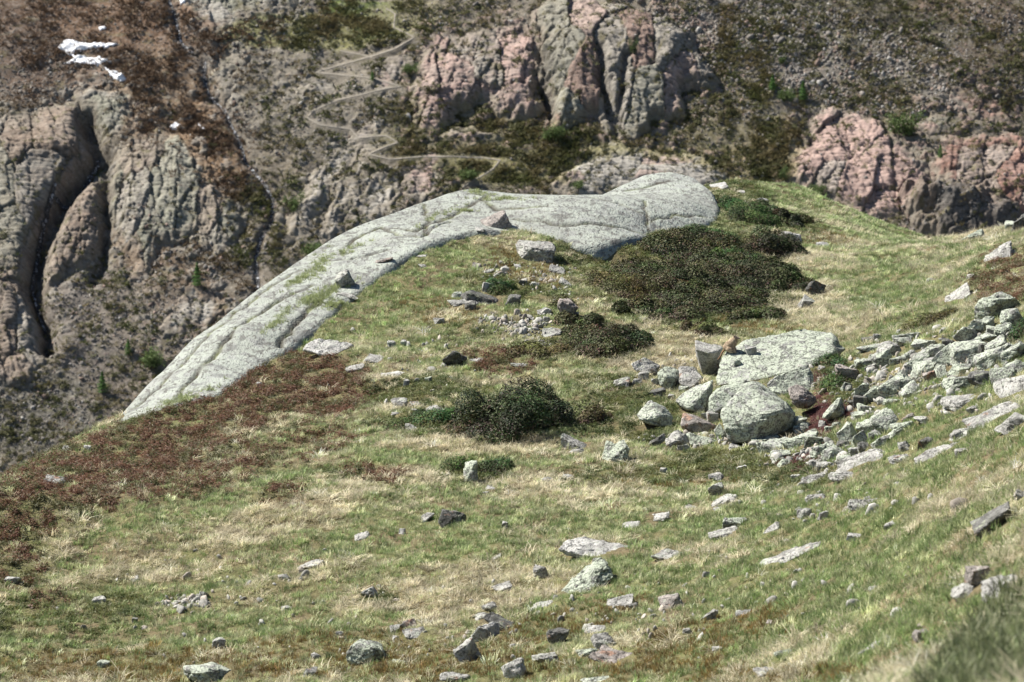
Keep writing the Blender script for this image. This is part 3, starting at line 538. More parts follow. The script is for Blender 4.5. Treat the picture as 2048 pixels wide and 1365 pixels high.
dens = dens + .9 * sstep(20, 7, seg_dist(u, v, STREAM_M, False)) * sstep(1, 3, seg_dist(u, v, STREAM_M, False)); dens *= .35 + 1.1 * sstep(-.25, .35, n2(u, v, 42, 301, 3)); reg = mount_region(u, v); dens = np.where(reg >= 0, dens * .25, dens); dens *= sstep(4, 9, np.minimum(*[seg_dist(u, v, p, False) for p in PATH_M]))
k = rg.uniform(size=len(u)) < dens; u, v = u[k], v[k]; n = len(u); big = ell(u, v, [(1620,110,360,110,.25,1),(130,170,220,80,0,.4),(340,490,150,80,.5,.6)])
s = .12 * np.exp(rg.normal(size=n) * .5) * (1 + .45 * big); s = np.minimum(s, 1.1); pm = mount_at(u, v)
tone = rg.uniform(.55, 1.35, n)[:, None] * np.array([(.215, .195, .175)]); pk = rg.uniform(size=n) < .2; tone[pk] *= (1.12, .9, .82); wh = rg.uniform(size=n) < .12; tone[wh] = np.array((.40, .38, .35)) * rg.uniform(.7, 1.1, wh.sum())[:, None]
tone[:] *= np.where((u < 560) & (v < 420), .75, 1.0)[:, None]
m = NT("scree_stone"); tc = m.n("ShaderNodeTexCoord").outputs["Object"]; c = m.attr("tint", 'INSTANCER'); m.principled(m.mix(m.ramp(m.noise(tc, 2.5, 3), .35, .7), c, m.mix(.5, c, (.06, .055, .05))), .9); MAT_ST = m.m
scatter("scree", pm, rg.uniform(0, 6.28, (n, 3)), s[:, None] * np.array([1, 1, .8]), rg.integers(0, 6, n), tone, tone, [stone_mesh(500 + q, 2 if q < 2 else 1) for q in range(6)], MAT_ST, "loose scree and stones spread over the mountainside", "scree")
u, v = rand_mount(60000, rg); reg = mount_region(u, v)
dens = .22 + ell(u, v, [(1000,290,220,50,0,.9),(880,240,150,60,0,.7),(1120,300,250,40,0,.6),(1450,270,130,60,.2,.8),(1500,335,120,35,0,.95),(1420,210,80,30,0,.5),(820,350,110,60,0,.9),(950,340,80,30,0,.8),(700,330,60,60,0,.5),(650,250,70,50,.3,.6),(630,70,180,30,0,.5),(1850,60,220,70,.3,.75),(2000,160,100,90,.3,.75),(1600,60,130,50,.3,.6),(330,200,130,70,.6,.7),(120,60,300,90,0,.8),(430,340,70,90,.8,.7),(480,430,50,90,0,.5),(200,620,60,60,0,.6),(230,560,90,30,0,.5),(380,670,120,30,.4,.7),(100,860,150,80,0,.85),(40,780,90,60,0,.6),(280,760,60,60,0,.4),(560,340,50,100,.3,.5),(1750,190,100,40,.2,.6),(1720,430,80,25,0,.6),(1660,240,50,30,0,.4)])
dens *= sstep(-.22, .25, n2(u, v * 1.4, 50, 311, 3)) * 1.2; dens = np.where(reg >= 0, dens * .4, dens); dens *= sstep(5, 12, np.minimum(*[seg_dist(u, v, p, False) for p in PATH_M])) * sstep(4, 9, seg_dist(u, v, STREAM_M, False))
k = rg.uniform(size=len(u)) < dens * .8; u, v = u[k], v[k]; n = len(u); s = np.minimum(.30 * np.exp(rg.normal(size=n) * .5), 1.2)
brown = ell(u, v, [(150,80,420,160,0,1),(380,280,150,130,.7,.8),(1900,80,250,110,.3,.6)]) > rg.uniform(size=n)
a = np.array((.058, .062, .024)) * rg.uniform(.6, 1.5, (n, 1)); s = s * np.where(brown, .55, 1); a[brown] = np.array((.095, .068, .05)) * rg.uniform(.5, 1.5, (brown.sum(), 1)); b = np.where(brown[:, None], np.array((.15, .11, .075)), np.array((.13, .125, .055))) * rg.uniform(.7, 1.3, (n, 1))
MAT_LEAF = leaf_material("leaf_tint", .25, .65)
scatter("heath", mount_at(u, v), np.c_[rg.normal(0, .15, n) + .5, rg.normal(0, .15, n), rg.uniform(0, 6.28, n)], s[:, None] * np.c_[np.ones((n, 2)), rg.uniform(.6, 1.1, n)], rg.integers(0, 5, n), a, b, [leafball(600 + q, 90, 1, .75, .2) for q in range(5)], MAT_LEAF, "dark dwarf heath dotted over the mountainside", "heath")
# dry grass over the mountain's turf
u, v = rand_mount(90000, rg); reg = mount_region(u, v); dens = (.3 + ell(u, v, [(640,60,220,40,0,.9),(730,15,100,25,0,1),(1150,330,300,40,0,.9),(1000,290,260,60,0,.6),(1550,310,60,70,.5,.9),(1480,110,50,110,-.5,.8),(250,60,300,100,0,.7),(330,230,120,110,.6,.9),(430,330,100,60,1,.9),(500,480,60,120,0,.7)])) * np.where(reg >= 0, .12, 1) * sstep(-.3, .2, n2(u, v, 60, 321, 3)); dens *= sstep(5, 10, np.minimum(*[seg_dist(u, v, p, False) for p in PATH_M])) * sstep(4, 9, seg_dist(u, v, STREAM_M, False))
k = rg.uniform(size=len(u)) < dens; u, v = u[k], v[k]; n = len(u); gz = sstep(-.3, .3, n2(u, v, 70, 331))[:, None]; red = ell(u, v, [(150,80,450,170,0,1),(380,280,170,150,.7,1),(400,560,200,80,.7,.8)])[:, None]
a = np.array((.20, .165, .085)) * (1 - gz) + np.array((.11, .125, .045)) * gz; a = a * (1 - red) + np.array((.155, .105, .07)) * red; a = a * rg.uniform(.7, 1.3, (n, 1))
scatter("mountain_grass", mount_at(u, v), np.c_[np.full(n, .35), rg.normal(0, .1, n), rg.uniform(0, 6.28, n)], np.minimum(1.6, np.exp(rg.normal(size=n) * .4))[:, None] * np.ones((n, 3)), rg.integers(0, 3, n), a, a * .8, [tuft(640 + q, 14, .42, .35, .10, .9) for q in range(3)], MAT_LEAF, "dry tufted grass between the scree and the heath", "grass")
# ------------------------------------------------------------------ loose rocks of the near hillside, each a thing of its own
from mathutils.bvhtree import BVHTree
MR = {'l': rock_material("lichen_rock", (.335, .335, .31), (.43, .475, .37), (.03, .032, .026), .72, 0, 1.5, None, .75, .06),
      'g': rock_material("grey_rock", (.37, .36, .335), (.40, .42, .35), (.045, .043, .038), .35, .02, 1.7, None, .65, .06),
      'd': rock_material("dark_rock", (.13, .127, .12), (.25, .27, .19), (.025, .025, .02), .3, .05, 1.7, None, .9, .06),
      'r': rock_material("rusty_rock", (.31, .27, .245), (.36, .375, .31), (.045, .04, .035), .2, .35, 1.7, None, .6, .06),
      'w': rock_material("pale_rock", (.44, .43, .405), (.42, .44, .38), (.07, .065, .06), .35, 0, 1.7, None, .5, .06)}
WORD = {'l': "lichen green", 'g': "grey", 'd': "dark grey", 'r': "rusty pink", 'w': "whitish"}
def carve(Q, seed, target, amp, bev=.035, layers=True):
    """angular rock: hull of the corner points, chipped edges, then a dense weathered surface"""
    bm = bmesh.new(); vs = [bm.verts.new(q) for q in Q]; r = bmesh.ops.convex_hull(bm, input=vs)
    bmesh.ops.delete(bm, geom=[g for g in set(r["geom_interior"] + r["geom_unused"]) if isinstance(g, bmesh.types.BMVert)], context='VERTS')
    size = float(np.linalg.norm(np.ptp(np.array(Q), axis=0))) / 1.73
    bmesh.ops.dissolve_limit(bm, angle_limit=.12, verts=bm.verts[:], edges=bm.edges[:])
    try: bmesh.ops.bevel(bm, geom=bm.edges[:], offset=bev * size, segments=1, profile=.6, affect='EDGES', clamp_overlap=True)
    except Exception: pass
    bmesh.ops.triangulate(bm, faces=bm.faces[:])
    for it in range(7):
        lim = size * (.9 / (target ** .5)) * 1.6; long_ = [e for e in bm.edges if e.calc_length() > lim]
        if not long_ or len(bm.faces) > target * 3: break
        bmesh.ops.subdivide_edges(bm, edges=long_, cuts=1); bmesh.ops.triangulate(bm, faces=bm.faces[:])
    bmesh.ops.remove_doubles(bm, verts=bm.verts[:], dist=size * .004); bmesh.ops.recalc_face_normals(bm, faces=bm.faces[:]); bm.normal_update()
    V = np.array([v.co for v in bm.verts]); N = np.array([v.normal for v in bm.verts]); bm.faces.ensure_lookup_table(); bm.verts.index_update(); F = np.array([[v.index for v in f.verts] for f in bm.faces]); bm.free()
    q = V / size * 1.7 + seed * 3.17; f = fbm(q * 1.3, 2) * 1.1 - .9 * np.maximum(0, fbm(q * 2.6 + 9, 3) - .12) * 2.0 + .45 * fbm(q * 7, 2)
    if layers:
        st = q @ np.array([.3, .2, 1.0]) * 3.2 + fbm(q * .8, 2) * 1.4; lay = np.abs((st % 1) - .5) * 2; f = f - .35 * sstep(.25, .0, lay)
    return V + N * (amp * 1.35 * size * f)[:, None], F
def box_points(rg, kind):
    n = {'b': 13, 's': 12, 'o': 22}[kind]; e = {'b': .42, 's': .42, 'o': .8}[kind]
    d = rg.normal(size=(n, 3)); d /= np.linalg.norm(d, axis=1)[:, None]; d = np.sign(d) * np.abs(d) ** e; d *= rg.uniform(.72, 1.0, (n, 1))
    if kind == 's': d[:, 2] += .25 * d[:, 0] * rg.choice([-1, 1])
    d = d - (d.max(0) + d.min(0)) / 2; return d / (d.max(0) - d.min(0))
def rock_mesh(V, F):
    me = mesh_np("rock", V, F, True)
    try: me.set_sharp_from_angle(angle=math.radians(32))
    except Exception: pass
    return me
ROCKBVH = []; FOOTPRINT = []
LAND = []                     # landmarks used to tell the rocks apart in words
ROCKS = []
_rc = [0]
def add_rock(u, v, w_, h_, kind='b', mat='l', roll=0, label=None, land=None, sub=None, lift=0.0):
    _rc[0] += 1; seed = 1000 + _rc[0]; rg = np.random.default_rng(seed)
    g = hit(u, v + .40 * h_)[0]; d = g[1]; W = w_ * d / FPX * 1.04; Hh = h_ * d / FPX
    if kind == 's':
        D = min(max(3.0 * Hh, .55 * W), 1.6 * W); Ha = max(.36 * Hh, Hh - .20 * D)
    else:
        D = W * rg.uniform(.7, .95); Ha = max(.5 * Hh, Hh - .10 * D)
    Ht = Ha * (1.5 if kind != 's' else 1.8); V, F = carve(box_points(rg, kind) * np.array([W, D, Ht]), seed % 97, 900 if w_ > 60 else 420 if w_ > 28 else 160, .05, .05 if kind != 'o' else .09)
    a = math.radians(roll); R = np.array([[math.cos(a), 0, math.sin(a)], [0, 1, 0], [-math.sin(a), 0, math.cos(a)]]); R = R.T
    yaw = rg.uniform(-.35, .35); Y = np.array([[math.cos(yaw), -math.sin(yaw), 0], [math.sin(yaw), math.cos(yaw), 0], [0, 0, 1]])
    px_ = math.radians({'s': 11, 'b': 6, 'o': 0}[kind] + rg.uniform(-4, 4)); X = np.array([[1, 0, 0], [0, math.cos(px_), -math.sin(px_)], [0, math.sin(px_), math.cos(px_)]]); V = V @ Y.T @ X.T @ R.T
    base = g.copy(); base[1] += D * .28; base[0] *= base[1] / g[1]; zg = float(np.maximum(Hq(base[0], base[1]), HRq(base[0], base[1])))
    loc = np.array([base[0], base[1], zg + Ha - Ht / 2 + lift + .01]); FOOTPRINT.append((base[0], base[1], W / 2, D / 2))
    o = link("rock", rock_mesh(V, F), MR[mat], None, loc); ROCKS.append((o, u, v, w_, h_, kind, mat, label))
    if land: LAND.append((land, u, v, o))
    return o
R4 = lambda x, y: (1220 + x * .2491, 620 + y * .2491)
def hero(name_land, label, mat, base, pts, p=26, amp=.03, d0=None, sub=5):
    _rc[0] += 1; seed = 1000 + _rc[0]
    if d0 is None: d0 = hit(*R4(*base))[0][1]
    Q = np.array([P(*R4(x, y), d0 + dd) for x, y, dd in pts]); c = (Q.max(0) + Q.min(0)) / 2; c = .5 * c + .5 * Q.mean(0)
    V, F = carve(Q - c, seed % 97, 2600, amp, .03 if p > 20 else .07)
    o = link("rock", rock_mesh(V, F), MR[mat], None, c); ROCKS.append((o, *R4(np.mean([q[0] for q in pts]), np.mean([q[1] for q in pts])), 100, 100, 'b', mat, label))
    ROCKBVH.append(BVHTree.FromPolygons([Vector(v) for v in V + c], F.tolist())); 
    FOOTPRINT.append((c[0], c[1], np.ptp(V[:, 0]) / 2, np.ptp(V[:, 1]) / 2))
    if name_land: LAND.append((name_land, ROCKS[-1][1], ROCKS[-1][2], o))
    return o
slab = hero("marmot slab", "big pale lichen slab on which the marmot sits", 'l', (1100, 600), [(870,600,0),(835,615,.1),(1180,560,-.1),(1330,530,0),(1500,470,.2),(1700,420,.5),(1790,345,.8),(880,400,1.0),(930,330,1.3),(1080,255,1.7),(1300,195,2.0),(1560,132,2.2),(1780,165,2.0),(1890,315,1.6),(870,720,.3),(1400,640,.4),(1800,420,1.0),(1000,420,2.6),(1700,320,3.2)], amp=.024)
hero(None, "tapered standing block with a dark front left of the marmot", 'g', (800, 560), [(680,240,.9),(880,285,1.0),(910,300,.9),(685,310,.2),(800,345,.1),(875,330,.4),(735,480,.45),(760,570,.5),(870,530,.6),(860,560,.9),(700,400,1.0)], d0=80.6, amp=.024)
hero(None, "pale green wedge at the left foot of the marmot slab", 'l', (650, 800), [(515,735,0),(620,795,-.3),(745,840,-.3),(780,640,-.25),(830,555,.4),(700,600,.4),(560,690,.3),(830,640,.2),(600,820,.2),(750,880,.4)])
hero(None, "split block between the wedge and the biggest front boulder", 'l', (850, 850), [(790,700,-.1),(785,860,-.1),(870,820,-.35),(1090,555,.4),(1180,590,.5),(1000,565,.5),(840,640,.4),(1100,660,.0),(960,800,-.2),(1150,800,.6),(800,900,.3)])
hero("biggest front boulder", "biggest pale green boulder at the front of the central pile", 'l', (1150, 1020), [(865,820,-.5),(1010,680,-.2),(1110,562,.25),(1190,578,.35),(1400,700,.1),(1495,830,-.1),(1505,950,-.1),(1330,1010,-.55),(930,960,-.7),(960,1070,-.6),(1110,1065,-.75),(1260,850,-.9),(1420,800,-.6),(1450,950,.9),(1000,950,.9),(1200,1080,.3)], amp=.024)
hero(None, "rough lichen block under the right side of the marmot slab", 'l', (1450, 680), [(1245,600,.1),(1330,530,.2),(1590,428,.5),(1640,520,.4),(1640,610,.2),(1600,655,.0),(1420,695,-.1),(1300,665,-.1),(1350,740,.2),(1600,720,.5),(1450,480,.6)])
hero(None, "purplish grey pointed boulder overhanging a dark hollow", 'r', (1560, 830), [(1425,610,0),(1520,590,.15),(1600,640,.1),(1685,728,.1),(1600,795,-.15),(1480,788,-.2),(1440,700,-.25),(1560,720,-.35),(1550,790,.4),(1450,650,.4)], p=14)
hero(None, "pinkish flat topped triangular stone before the split block", 'r', (700, 1000), [(585,825,.1),(700,848,.1),(868,930,.1),(740,1005,-.25),(556,932,-.15),(700,900,-.3),(820,990,.3),(600,990,.3)])
hero("dark sided boulder", "green grey boulder with a dark right side on the left of the pile", 'l', (400, 930), [(205,835,0),(320,722,.2),(440,780,.25),(508,860,.1),(497,945,0),(370,935,-.3),(390,850,-.35),(230,880,-.2),(480,960,.5),(260,900,.5)])
hero(None, "flat grey boulder in the grass at the upper left of the pile", 'g', (300, 510), [(168,430,0),(280,376,.3),(410,445,.3),(340,518,-.1),(195,485,-.1),(360,520,.4),(250,480,.6)])
hero(None, "grey boulder with a dark split side left of the standing block", 'l', (480, 630), [(376,500,0),(450,448,.3),(552,480,.3),(558,560,.0),(490,638,-.15),(408,622,-.1),(450,540,-.25),(540,620,.3),(400,580,.4)])
hero(None, "striped rounded boulder directly left of the standing block", 'g', (640, 640), [(535,440,.5),(690,448,.6),(752,545,.3),(700,605,0),(620,648,-.1),(548,600,.1),(720,620,.7)], p=12)
hero("leaning oblong boulder", "leaning oblong lichen boulder beside the red plants", 'l', (1800, 890), [(1693,850,-.1),(1850,678,.2),(1892,780,.2),(1892,870,0),(1720,890,-.2),(1800,800,-.3),(1860,900,.4),(1750,830,.4)], p=16)
hero(None, "rounded pale boulder at the lower left foot of the pile", 'g', (540, 1100), [(423,1040,0),(530,948,.2),(632,1000,.2),(642,1085,0),(450,1105,-.2),(560,1040,-.3),(600,1110,.4)], p=14)
hero(None, "low broken stone right of the pile's lower left boulder", 'l', (760, 1085), [(630,985,.2),(740,1020,.2),(885,1045,.1),(760,1090,-.1),(640,1085,-.1),(700,1090,.4)])
def surf_hit(u, v):
    a, b = ray(u, v); dr = Vector((float(a), 1.0, float(b))).normalized(); best = None
    for t in ROCKBVH:
        h = t.ray_cast(Vector((0, 0, 0)), dr)
        if h[0] is not None and (best is None or h[3] < best[3]): best = h
    g = Vector(hit(u, v)[0])
    if best is None or g.length < best[3]: return g, Vector((0, 0, 1))
    return best[0], best[1]
for (u, v, w_, h_, lab) in [(1502,705,23,16,"small whitish stone lying on the slab right of the marmot"), (1473,729,19,14,"small mossy stone lying on the slab below the marmot")]:
    p, n = surf_hit(u, v + 3); k = p.y / FPX; V, F = carve(box_points(np.random.default_rng(int(u)), 'b') * np.array([w_ * k, w_ * k * .8, h_ * k * 1.15]), 5, 160, .05); o = link("rock", rock_mesh(V, F), MR['w' if u > 1490 else 'l'], None, p + Vector((0, .03, h_ * k * .32))); ROCKS.append((o, u, v, w_, h_, 'b', 'w', lab))

for e in [(640,1030,90,60,'l',0),(820,880,90,90,'g',0),(890,985,80,110,'l',30),(1240,1050,260,70,'l',5),(1330,1075,150,60,'l',10),(930,1030,60,60,'l',0),(1550,940,110,60,'l',0),(1520,900,90,80,'l',20),(1400,965,70,50,'g',0),(380,1050,80,110,'d',-50),(590,1110,100,60,'g',0),(350,510,60,60,'d',0),(560,590,110,60,'d',20),(370,580,90,50,'g',0),(590,640,90,40,'l',0),(100,590,150,60,'g',15),(210,580,80,40,'g',0),(270,535,90,70,'g',-10),(380,660,140,80,'d',-20),(490,705,60,40,'g',0),(760,760,60,150,'l',0),(770,860,80,50,'g',0),(60,1150,190,150,'l',5),(1000,1100,100,35,'w',0),(1060,1275,90,45,'w',10),(860,1340,120,50,'g',0),(430,1300,60,40,'g',0),(1880,500,160,100,'r',-10),(1920,640,60,50,'g',0),(1960,760,90,70,'d',10),(1760,960,80,50,'l',0),(1820,930,90,50,'l',10),(1700,930,60,60,'g',0),(1620,990,90,50,'l',0),(1700,1120,60,40,'d',0),(1240,460,60,40,'d',10),(1700,470,70,40,'g',0)]:
    x, y, w_, h_, mt, rl = e; add_rock(*R4(x, y), w_ * .2491, h_ * .2491, 'b', mt, rl)
# boulder spill on the right (read at 548/2048 of the frame, origin 1500,600)
for e in [(870,485,130,70,'l',10),(915,510,90,45,'g',25),(990,450,120,120,'l',20),(1050,375,170,115,'g',0,'o'),(1180,275,190,75,'l',5),(1140,320,120,60,'l',5),(890,362,160,55,'l',5),(880,298,90,45,'d',30),(950,285,60,60,'g',0),(1310,325,160,75,'l',15),(1480,330,90,60,'d',0),(1390,390,120,90,'l',0),(1465,440,150,120,'l',40),(1280,440,190,85,'l',30),(1100,455,140,55,'l',5),(1180,415,95,60,'l',20),(1340,478,120,65,'g',0),(1165,505,80,45,'g',20),(1290,535,180,105,'l',10),(1200,540,100,80,'g',0),(1345,580,85,75,'r',20),(1420,545,130,90,'l',0),(1190,602,150,60,'l',20),(1090,660,240,145,'l',25),(1200,685,130,75,'l',35),(930,725,120,105,'l',40),(830,690,120,105,'l',0),(820,765,85,75,'d',0),(880,812,130,65,'l',0),(1000,752,110,40,'g',0),(1065,765,110,45,'l',5),(825,870,110,45,'l',0),(905,852,75,36,'g',0),(720,552,150,100,'r',0),(890,612,60,45,'r',0),(725,655,75,55,'l',0),
          (1620,275,150,100,'l',-20),(1710,345,250,105,'l',15),(1630,400,240,140,'l',10),(1690,460,120,95,'l',0),(1755,375,75,85,'d',0),(1850,355,150,105,'l',35),(1830,430,270,130,'l',30),(1970,405,150,105,'l',20),(1910,250,160,95,'l',10),(1812,252,85,65,'l',0),(1975,275,70,80,'g',30),(1565,545,170,75,'l',10),(1600,610,260,100,'l',15),(1735,595,170,110,'d',10),(1890,565,165,105,'l',20),(1990,515,130,85,'l',10),(1590,752,240,95,'g',12,'s'),(1640,832,90,60,'g',0),(1810,855,380,125,'g',18,'s'),(1960,925,210,100,'g',8),(1585,1005,210,55,'g',30,'s'),(1980,655,250,120,'g',30,'s'),(1300,1085,100,85,'d',0),(1400,1138,340,58,'g',12,'s'),(1160,1105,90,50,'g',10),(1580,1150,80,55,'g',0),(1120,1192,150,45,'g',5,'s'),(1020,920,170,130,'l',25),(885,955,150,85,'l',15),(1140,955,140,75,'l',10),(1060,1000,170,85,'l',10),(1170,888,100,45,'r',10),(1285,910,110,50,'g',10),(920,1025,100,75,'l',0),(820,1050,115,105,'l',20),(740,1025,120,120,'l',40),(980,1065,130,75,'l',20),(560,1125,180,85,'l',0),(620,1160,130,95,'l',0,'o'),(700,1092,95,55,'d',0),(800,1135,120,55,'g',0),(855,1105,95,55,'g',0),(380,1045,230,105,'l',10),(490,1065,150,90,'l',0),(140,1115,180,80,'l',0),(230,1080,170,65,'l',0),(230,1165,130,62,'l',0),(262,1228,90,55,'l',0,'o'),(490,1232,90,50,'g',0),(560,1250,120,52,'g',0),(700,1205,110,62,'l',0),(480,1335,190,65,'g',0,'s'),(705,1325,210,65,'g',0,'o'),(340,1332,60,38,'g',0),(382,930,85,75,'l',0),(370,975,80,45,'l',0),(240,972,68,48,'g',0)]:
    x, y, w_, h_, mt, rl = e[:6]; add_rock(1500 + x * .2676, 600 + y * .2676, w_ * .2676 * 1.2, h_ * .2676 * 1.12, e[6] if len(e) > 6 else 'b', mt, rl)
add_rock(1992,615,92,48,'o','l',8,"biggest green lichen boulder at the upper end of the spill", "upper lichen boulder")
add_rock(1963,652,64,38,'b','l',20,"dark fronted block wedged under the upper lichen boulder")
add_rock(2030,640,44,52,'b','l',40,"tilted lichen block at the right edge beside a leafy shrub")
add_rock(1719,922,104,30,'s','g',20,"long pale plank shaped slab tilted along the foot of the spill","plank slab")
# scattered rocks of the slope
T = [(110,961,46,15,'s','g',-5),(133,899,18,9,'b','g',-15),(175,898,17,8,'b','w',-10),(27,1161,38,17,'b','w',0,"whitish stone below the red heather at the left edge"),(269,1160,20,10,'s','g',20),(199,1204,30,15,'b','g',15),(409,1191,20,14,'b','w',0),(621,1131,52,14,'s','g',5),(568,1156,24,12,'b','g',10),(572,1219,22,10,'b','g',0),(439,1289,30,22,'b','g',0),(420,1352,104,38,'o','l',-5,"broad pale green rounded boulder cut by the bottom edge","bottom edge boulder"),(208,1330,24,12,'b','l',0),(270,1244,14,10,'b','g',0),(680,1272,16,12,'b','g',0),(632,1314,20,10,'b','g',0),(621,1348,30,18,'b','g',-10),
 (941,948,34,46,'b','l',0,"pointed upright green stone between two small junipers","pointed upright stone"),(904,1038,56,38,'o','d',0,"dark rounded boulder alone in the lower meadow","dark rounded boulder"),(855,1039,30,16,'s','g',15),(804,1065,14,11,'b','w',0),(724,1074,36,13,'s','g',10),(1009,1052,14,14,'b','g',0),(1228,908,58,40,'b','l',5,"pale pointed boulder with a dark base below the leafy bush"),(1155,884,66,36,'b','g',0,"pale broken boulder at the foot of the dark leafy bush"),(1153,903,30,12,'s','g',0),(1091,960,30,8,'s','g',10),(1133,954,42,12,'s','g',-5),(983,976,25,9,'s','g',0),(972,988,12,8,'b','g',0),(1261,1052,40,14,'s','w',5),(1316,1038,50,12,'s','g',20),(1197,1100,142,30,'s','w',-3,"broad flat pale slab flush with the lower meadow","flush pale slab"),(994,1115,24,9,'s','g',10),(1082,1146,30,26,'b','g',0),(1172,1164,118,46,'s','l',32,"long lichen slab tilted up to the right in the lower meadow","tilted lichen slab"),(1338,1109,62,20,'s','g',0),(1003,1177,42,14,'s','g',10),(1241,1206,56,16,'s','g',18),(1342,1206,50,28,'b','r',20),(741,1188,32,20,'b','g',25),(1086,1211,42,12,'s','g',12),(980,1219,30,14,'b','g',10),(958,1235,42,14,'s','g',10),(969,1264,70,34,'b','w',-8,"pale fractured rock under a dark brown leaning slab"),(996,1250,62,24,'b','d',-15,"dark brown slab leaning over the pale fractured rock"),(817,1252,38,17,'b','r',5),(830,1268,50,18,'s','g',5),(790,1261,22,18,'b','g',0),(791,1279,16,9,'b','w',0),(1120,1272,50,38,'b','d',20,"dark wedge shaped block standing near the bottom edge","dark wedge block"),(1192,1259,44,14,'s','w',5),(1205,1284,44,32,'b','g',30),(1173,1302,42,20,'s','l',15),(1228,1313,92,32,'s','r',-4,"flat rock with a rusty top near the bottom edge"),(735,1308,82,42,'o','l',0,"rounded mossy lichen boulder left of the bottom middle","mossy lichen boulder"),(801,1326,42,12,'s','l',0),(936,1308,54,42,'b','g',20,"angular grey rock rising from brown turf near the bottom"),(1093,1319,50,20,'b','g',0),(1025,1343,52,40,'o','w',10,"smooth pale rounded stone at the bottom middle","pale rounded stone"),(910,1358,64,18,'o','g',0),(1192,1361,62,12,'s','l',0),
 (1430,957,28,14,'b','g',0),(1432,981,32,26,'b','g',0),(1383,1012,36,14,'s','g',15),(1443,1003,62,18,'s','g',15),(1441,1016,30,10,'s','g',10),(1469,1047,46,26,'b','l',0),(1447,1067,62,20,'s','g',10),(1545,1056,38,16,'s','g',28),(1582,1103,124,30,'s','g',20,"long narrow pale rock rising to the right in the meadow","long narrow rock"),(1609,1030,30,18,'b','g',0),(1646,1032,22,18,'b','g',0),(1631,997,42,18,'b','g',-10),(1735,1004,70,22,'s','g',0,"flat slab with a dark underside below the spill","dark underside slab"),(1708,1076,28,15,'b','w',-10),(1777,1054,26,13,'b','g',10),(1914,874,30,16,'b','g',30),(1988,1046,90,38,'b','d',33,"mossy dark rock tilted steeply at the right","mossy tilted rock"),(2041,990,26,20,'b','g',40),(1958,1152,60,36,'b','r',-5,"rust orange blurred stone on a pale one at lower right","rust orange stone"),(1929,1184,64,28,'o','g',10,"pale blurred stone supporting the rust orange one"),(2008,1175,90,32,'s','g',18),(1761,1284,92,20,'s','g',15),(1845,1272,42,22,'b','r',0),(1417,1233,36,24,'b','g',0),(1489,1226,38,12,'s','g',0),(1545,1246,26,10,'s','r',0),(1374,1264,18,10,'b','g',0),(1436,1301,24,14,'b','g',10),(1571,1305,44,14,'s','l',8),(1538,1343,58,16,'s','g',5),(1745,1177,20,8,'s','g',20),
 (991,443,58,30,'b','r',6,"perched reddish block with a dark underside at the dome's foot","perched reddish block"),(960,464,20,9,'s','g',0),(1070,507,76,38,'b','g',-8,"cracked pale grey boulder below the dome's middle","cracked pale boulder"),(1116,542,36,14,'s','g',-20),(916,592,28,15,'o','l',5),(964,598,88,22,'b','d',-12,"long dark ledge stone on the mound","dark ledge stone"),(926,606,60,10,'s','g',0),(941,614,25,18,'b','d',0),(976,577,26,17,'b','g',-10),(1025,603,36,22,'b','d',-10),(1129,622,42,42,'b','r',-25,"slanting boulder splashed with orange lichen","orange lichen boulder"),(1087,624,30,12,'s','w',0),(878,643,22,10,'b','g',5),(907,718,46,30,'b','d',25,"dark fractured rock with a jagged lit top on the mound","dark fractured rock"),(952,720,28,9,'s','w',0),(1039,730,34,10,'s','g',-12),(791,749,60,20,'s','w',15,"flat whitish slab in the turf left of the dark bush","flat whitish slab"),(748,718,40,16,'s','g',0),(783,692,18,14,'b','g',0),(807,689,12,10,'b','g',0),(813,768,13,15,'b','g',0),(856,761,13,10,'b','l',0),(798,808,34,17,'b','g',5),(830,809,22,8,'s','g',0),(885,823,72,18,'s','g',-5,"long low grey rock beside the dark bush"),(822,857,28,17,'b','g',0),(791,830,20,8,'s','g',0),(690,563,34,32,'b','g',20,"angular grey block at the edge of the bedrock dome","angular edge block"),(694,596,36,14,'s','g',5),(767,522,40,10,'s','r',8),(710,738,42,12,'s','g',10),(844,513,20,6,'s','g',0),(847,533,18,7,'s','g',0),(1131,567,30,14,'b','g',-25),(1011,542,16,11,'b','g',0),(977,542,22,8,'s','g',0),(953,532,18,10,'b','r',0),(1035,535,14,8,'b','w',0),(1070,570,18,9,'b','g',0),(1107,664,46,18,'s','g',0),(1150,630,14,10,'b','w',0),(1093,640,14,12,'b','g',0),(1000,570,14,8,'b','g',0),(1045,567,16,10,'b','d',0),(655,698,92,30,'s','w',0,"round flat pale slab in the grass above the heather","round flat slab"),(519,772,12,9,'b','w',0),(393,790,30,9,'s','w',0),
 (1579,476,52,24,'b','g',-18,"grey oblong rock at the right side of the shrub patch","oblong shrub side rock"),(1611,606,26,26,'b','g',-25),(1633,578,36,30,'b','d',-45),(1946,453,48,26,'b','l',10,"pale lichen rock on the brow at the right","brow rock"),(2026,438,34,20,'b','l',0),(2036,449,36,36,'b','d',0,"dark upright rock on the brow at the right edge"),(1915,589,66,28,'s','g',25,"pale slanting slab below the brow at the right","pale slanting slab"),(1998,507,74,26,'s','g',35),(1939,554,20,12,'b','g',0),(1437,372,34,14,'s','w',0),(1480,384,20,8,'s','w',0),(1525,400,20,10,'s','w',-15),(1643,490,34,8,'s','w',-5),(1403,362,18,10,'s','d',15),(1533,418,12,7,'b','w',0),(1862,560,20,8,'s','g',0),(2020,505,30,8,'s','g',0),(1800,665,14,9,'b','g',0)]
for e in T:
    add_rock(*e[:7], label=e[7] if len(e) > 7 else None, land=e[8] if len(e) > 8 else None)
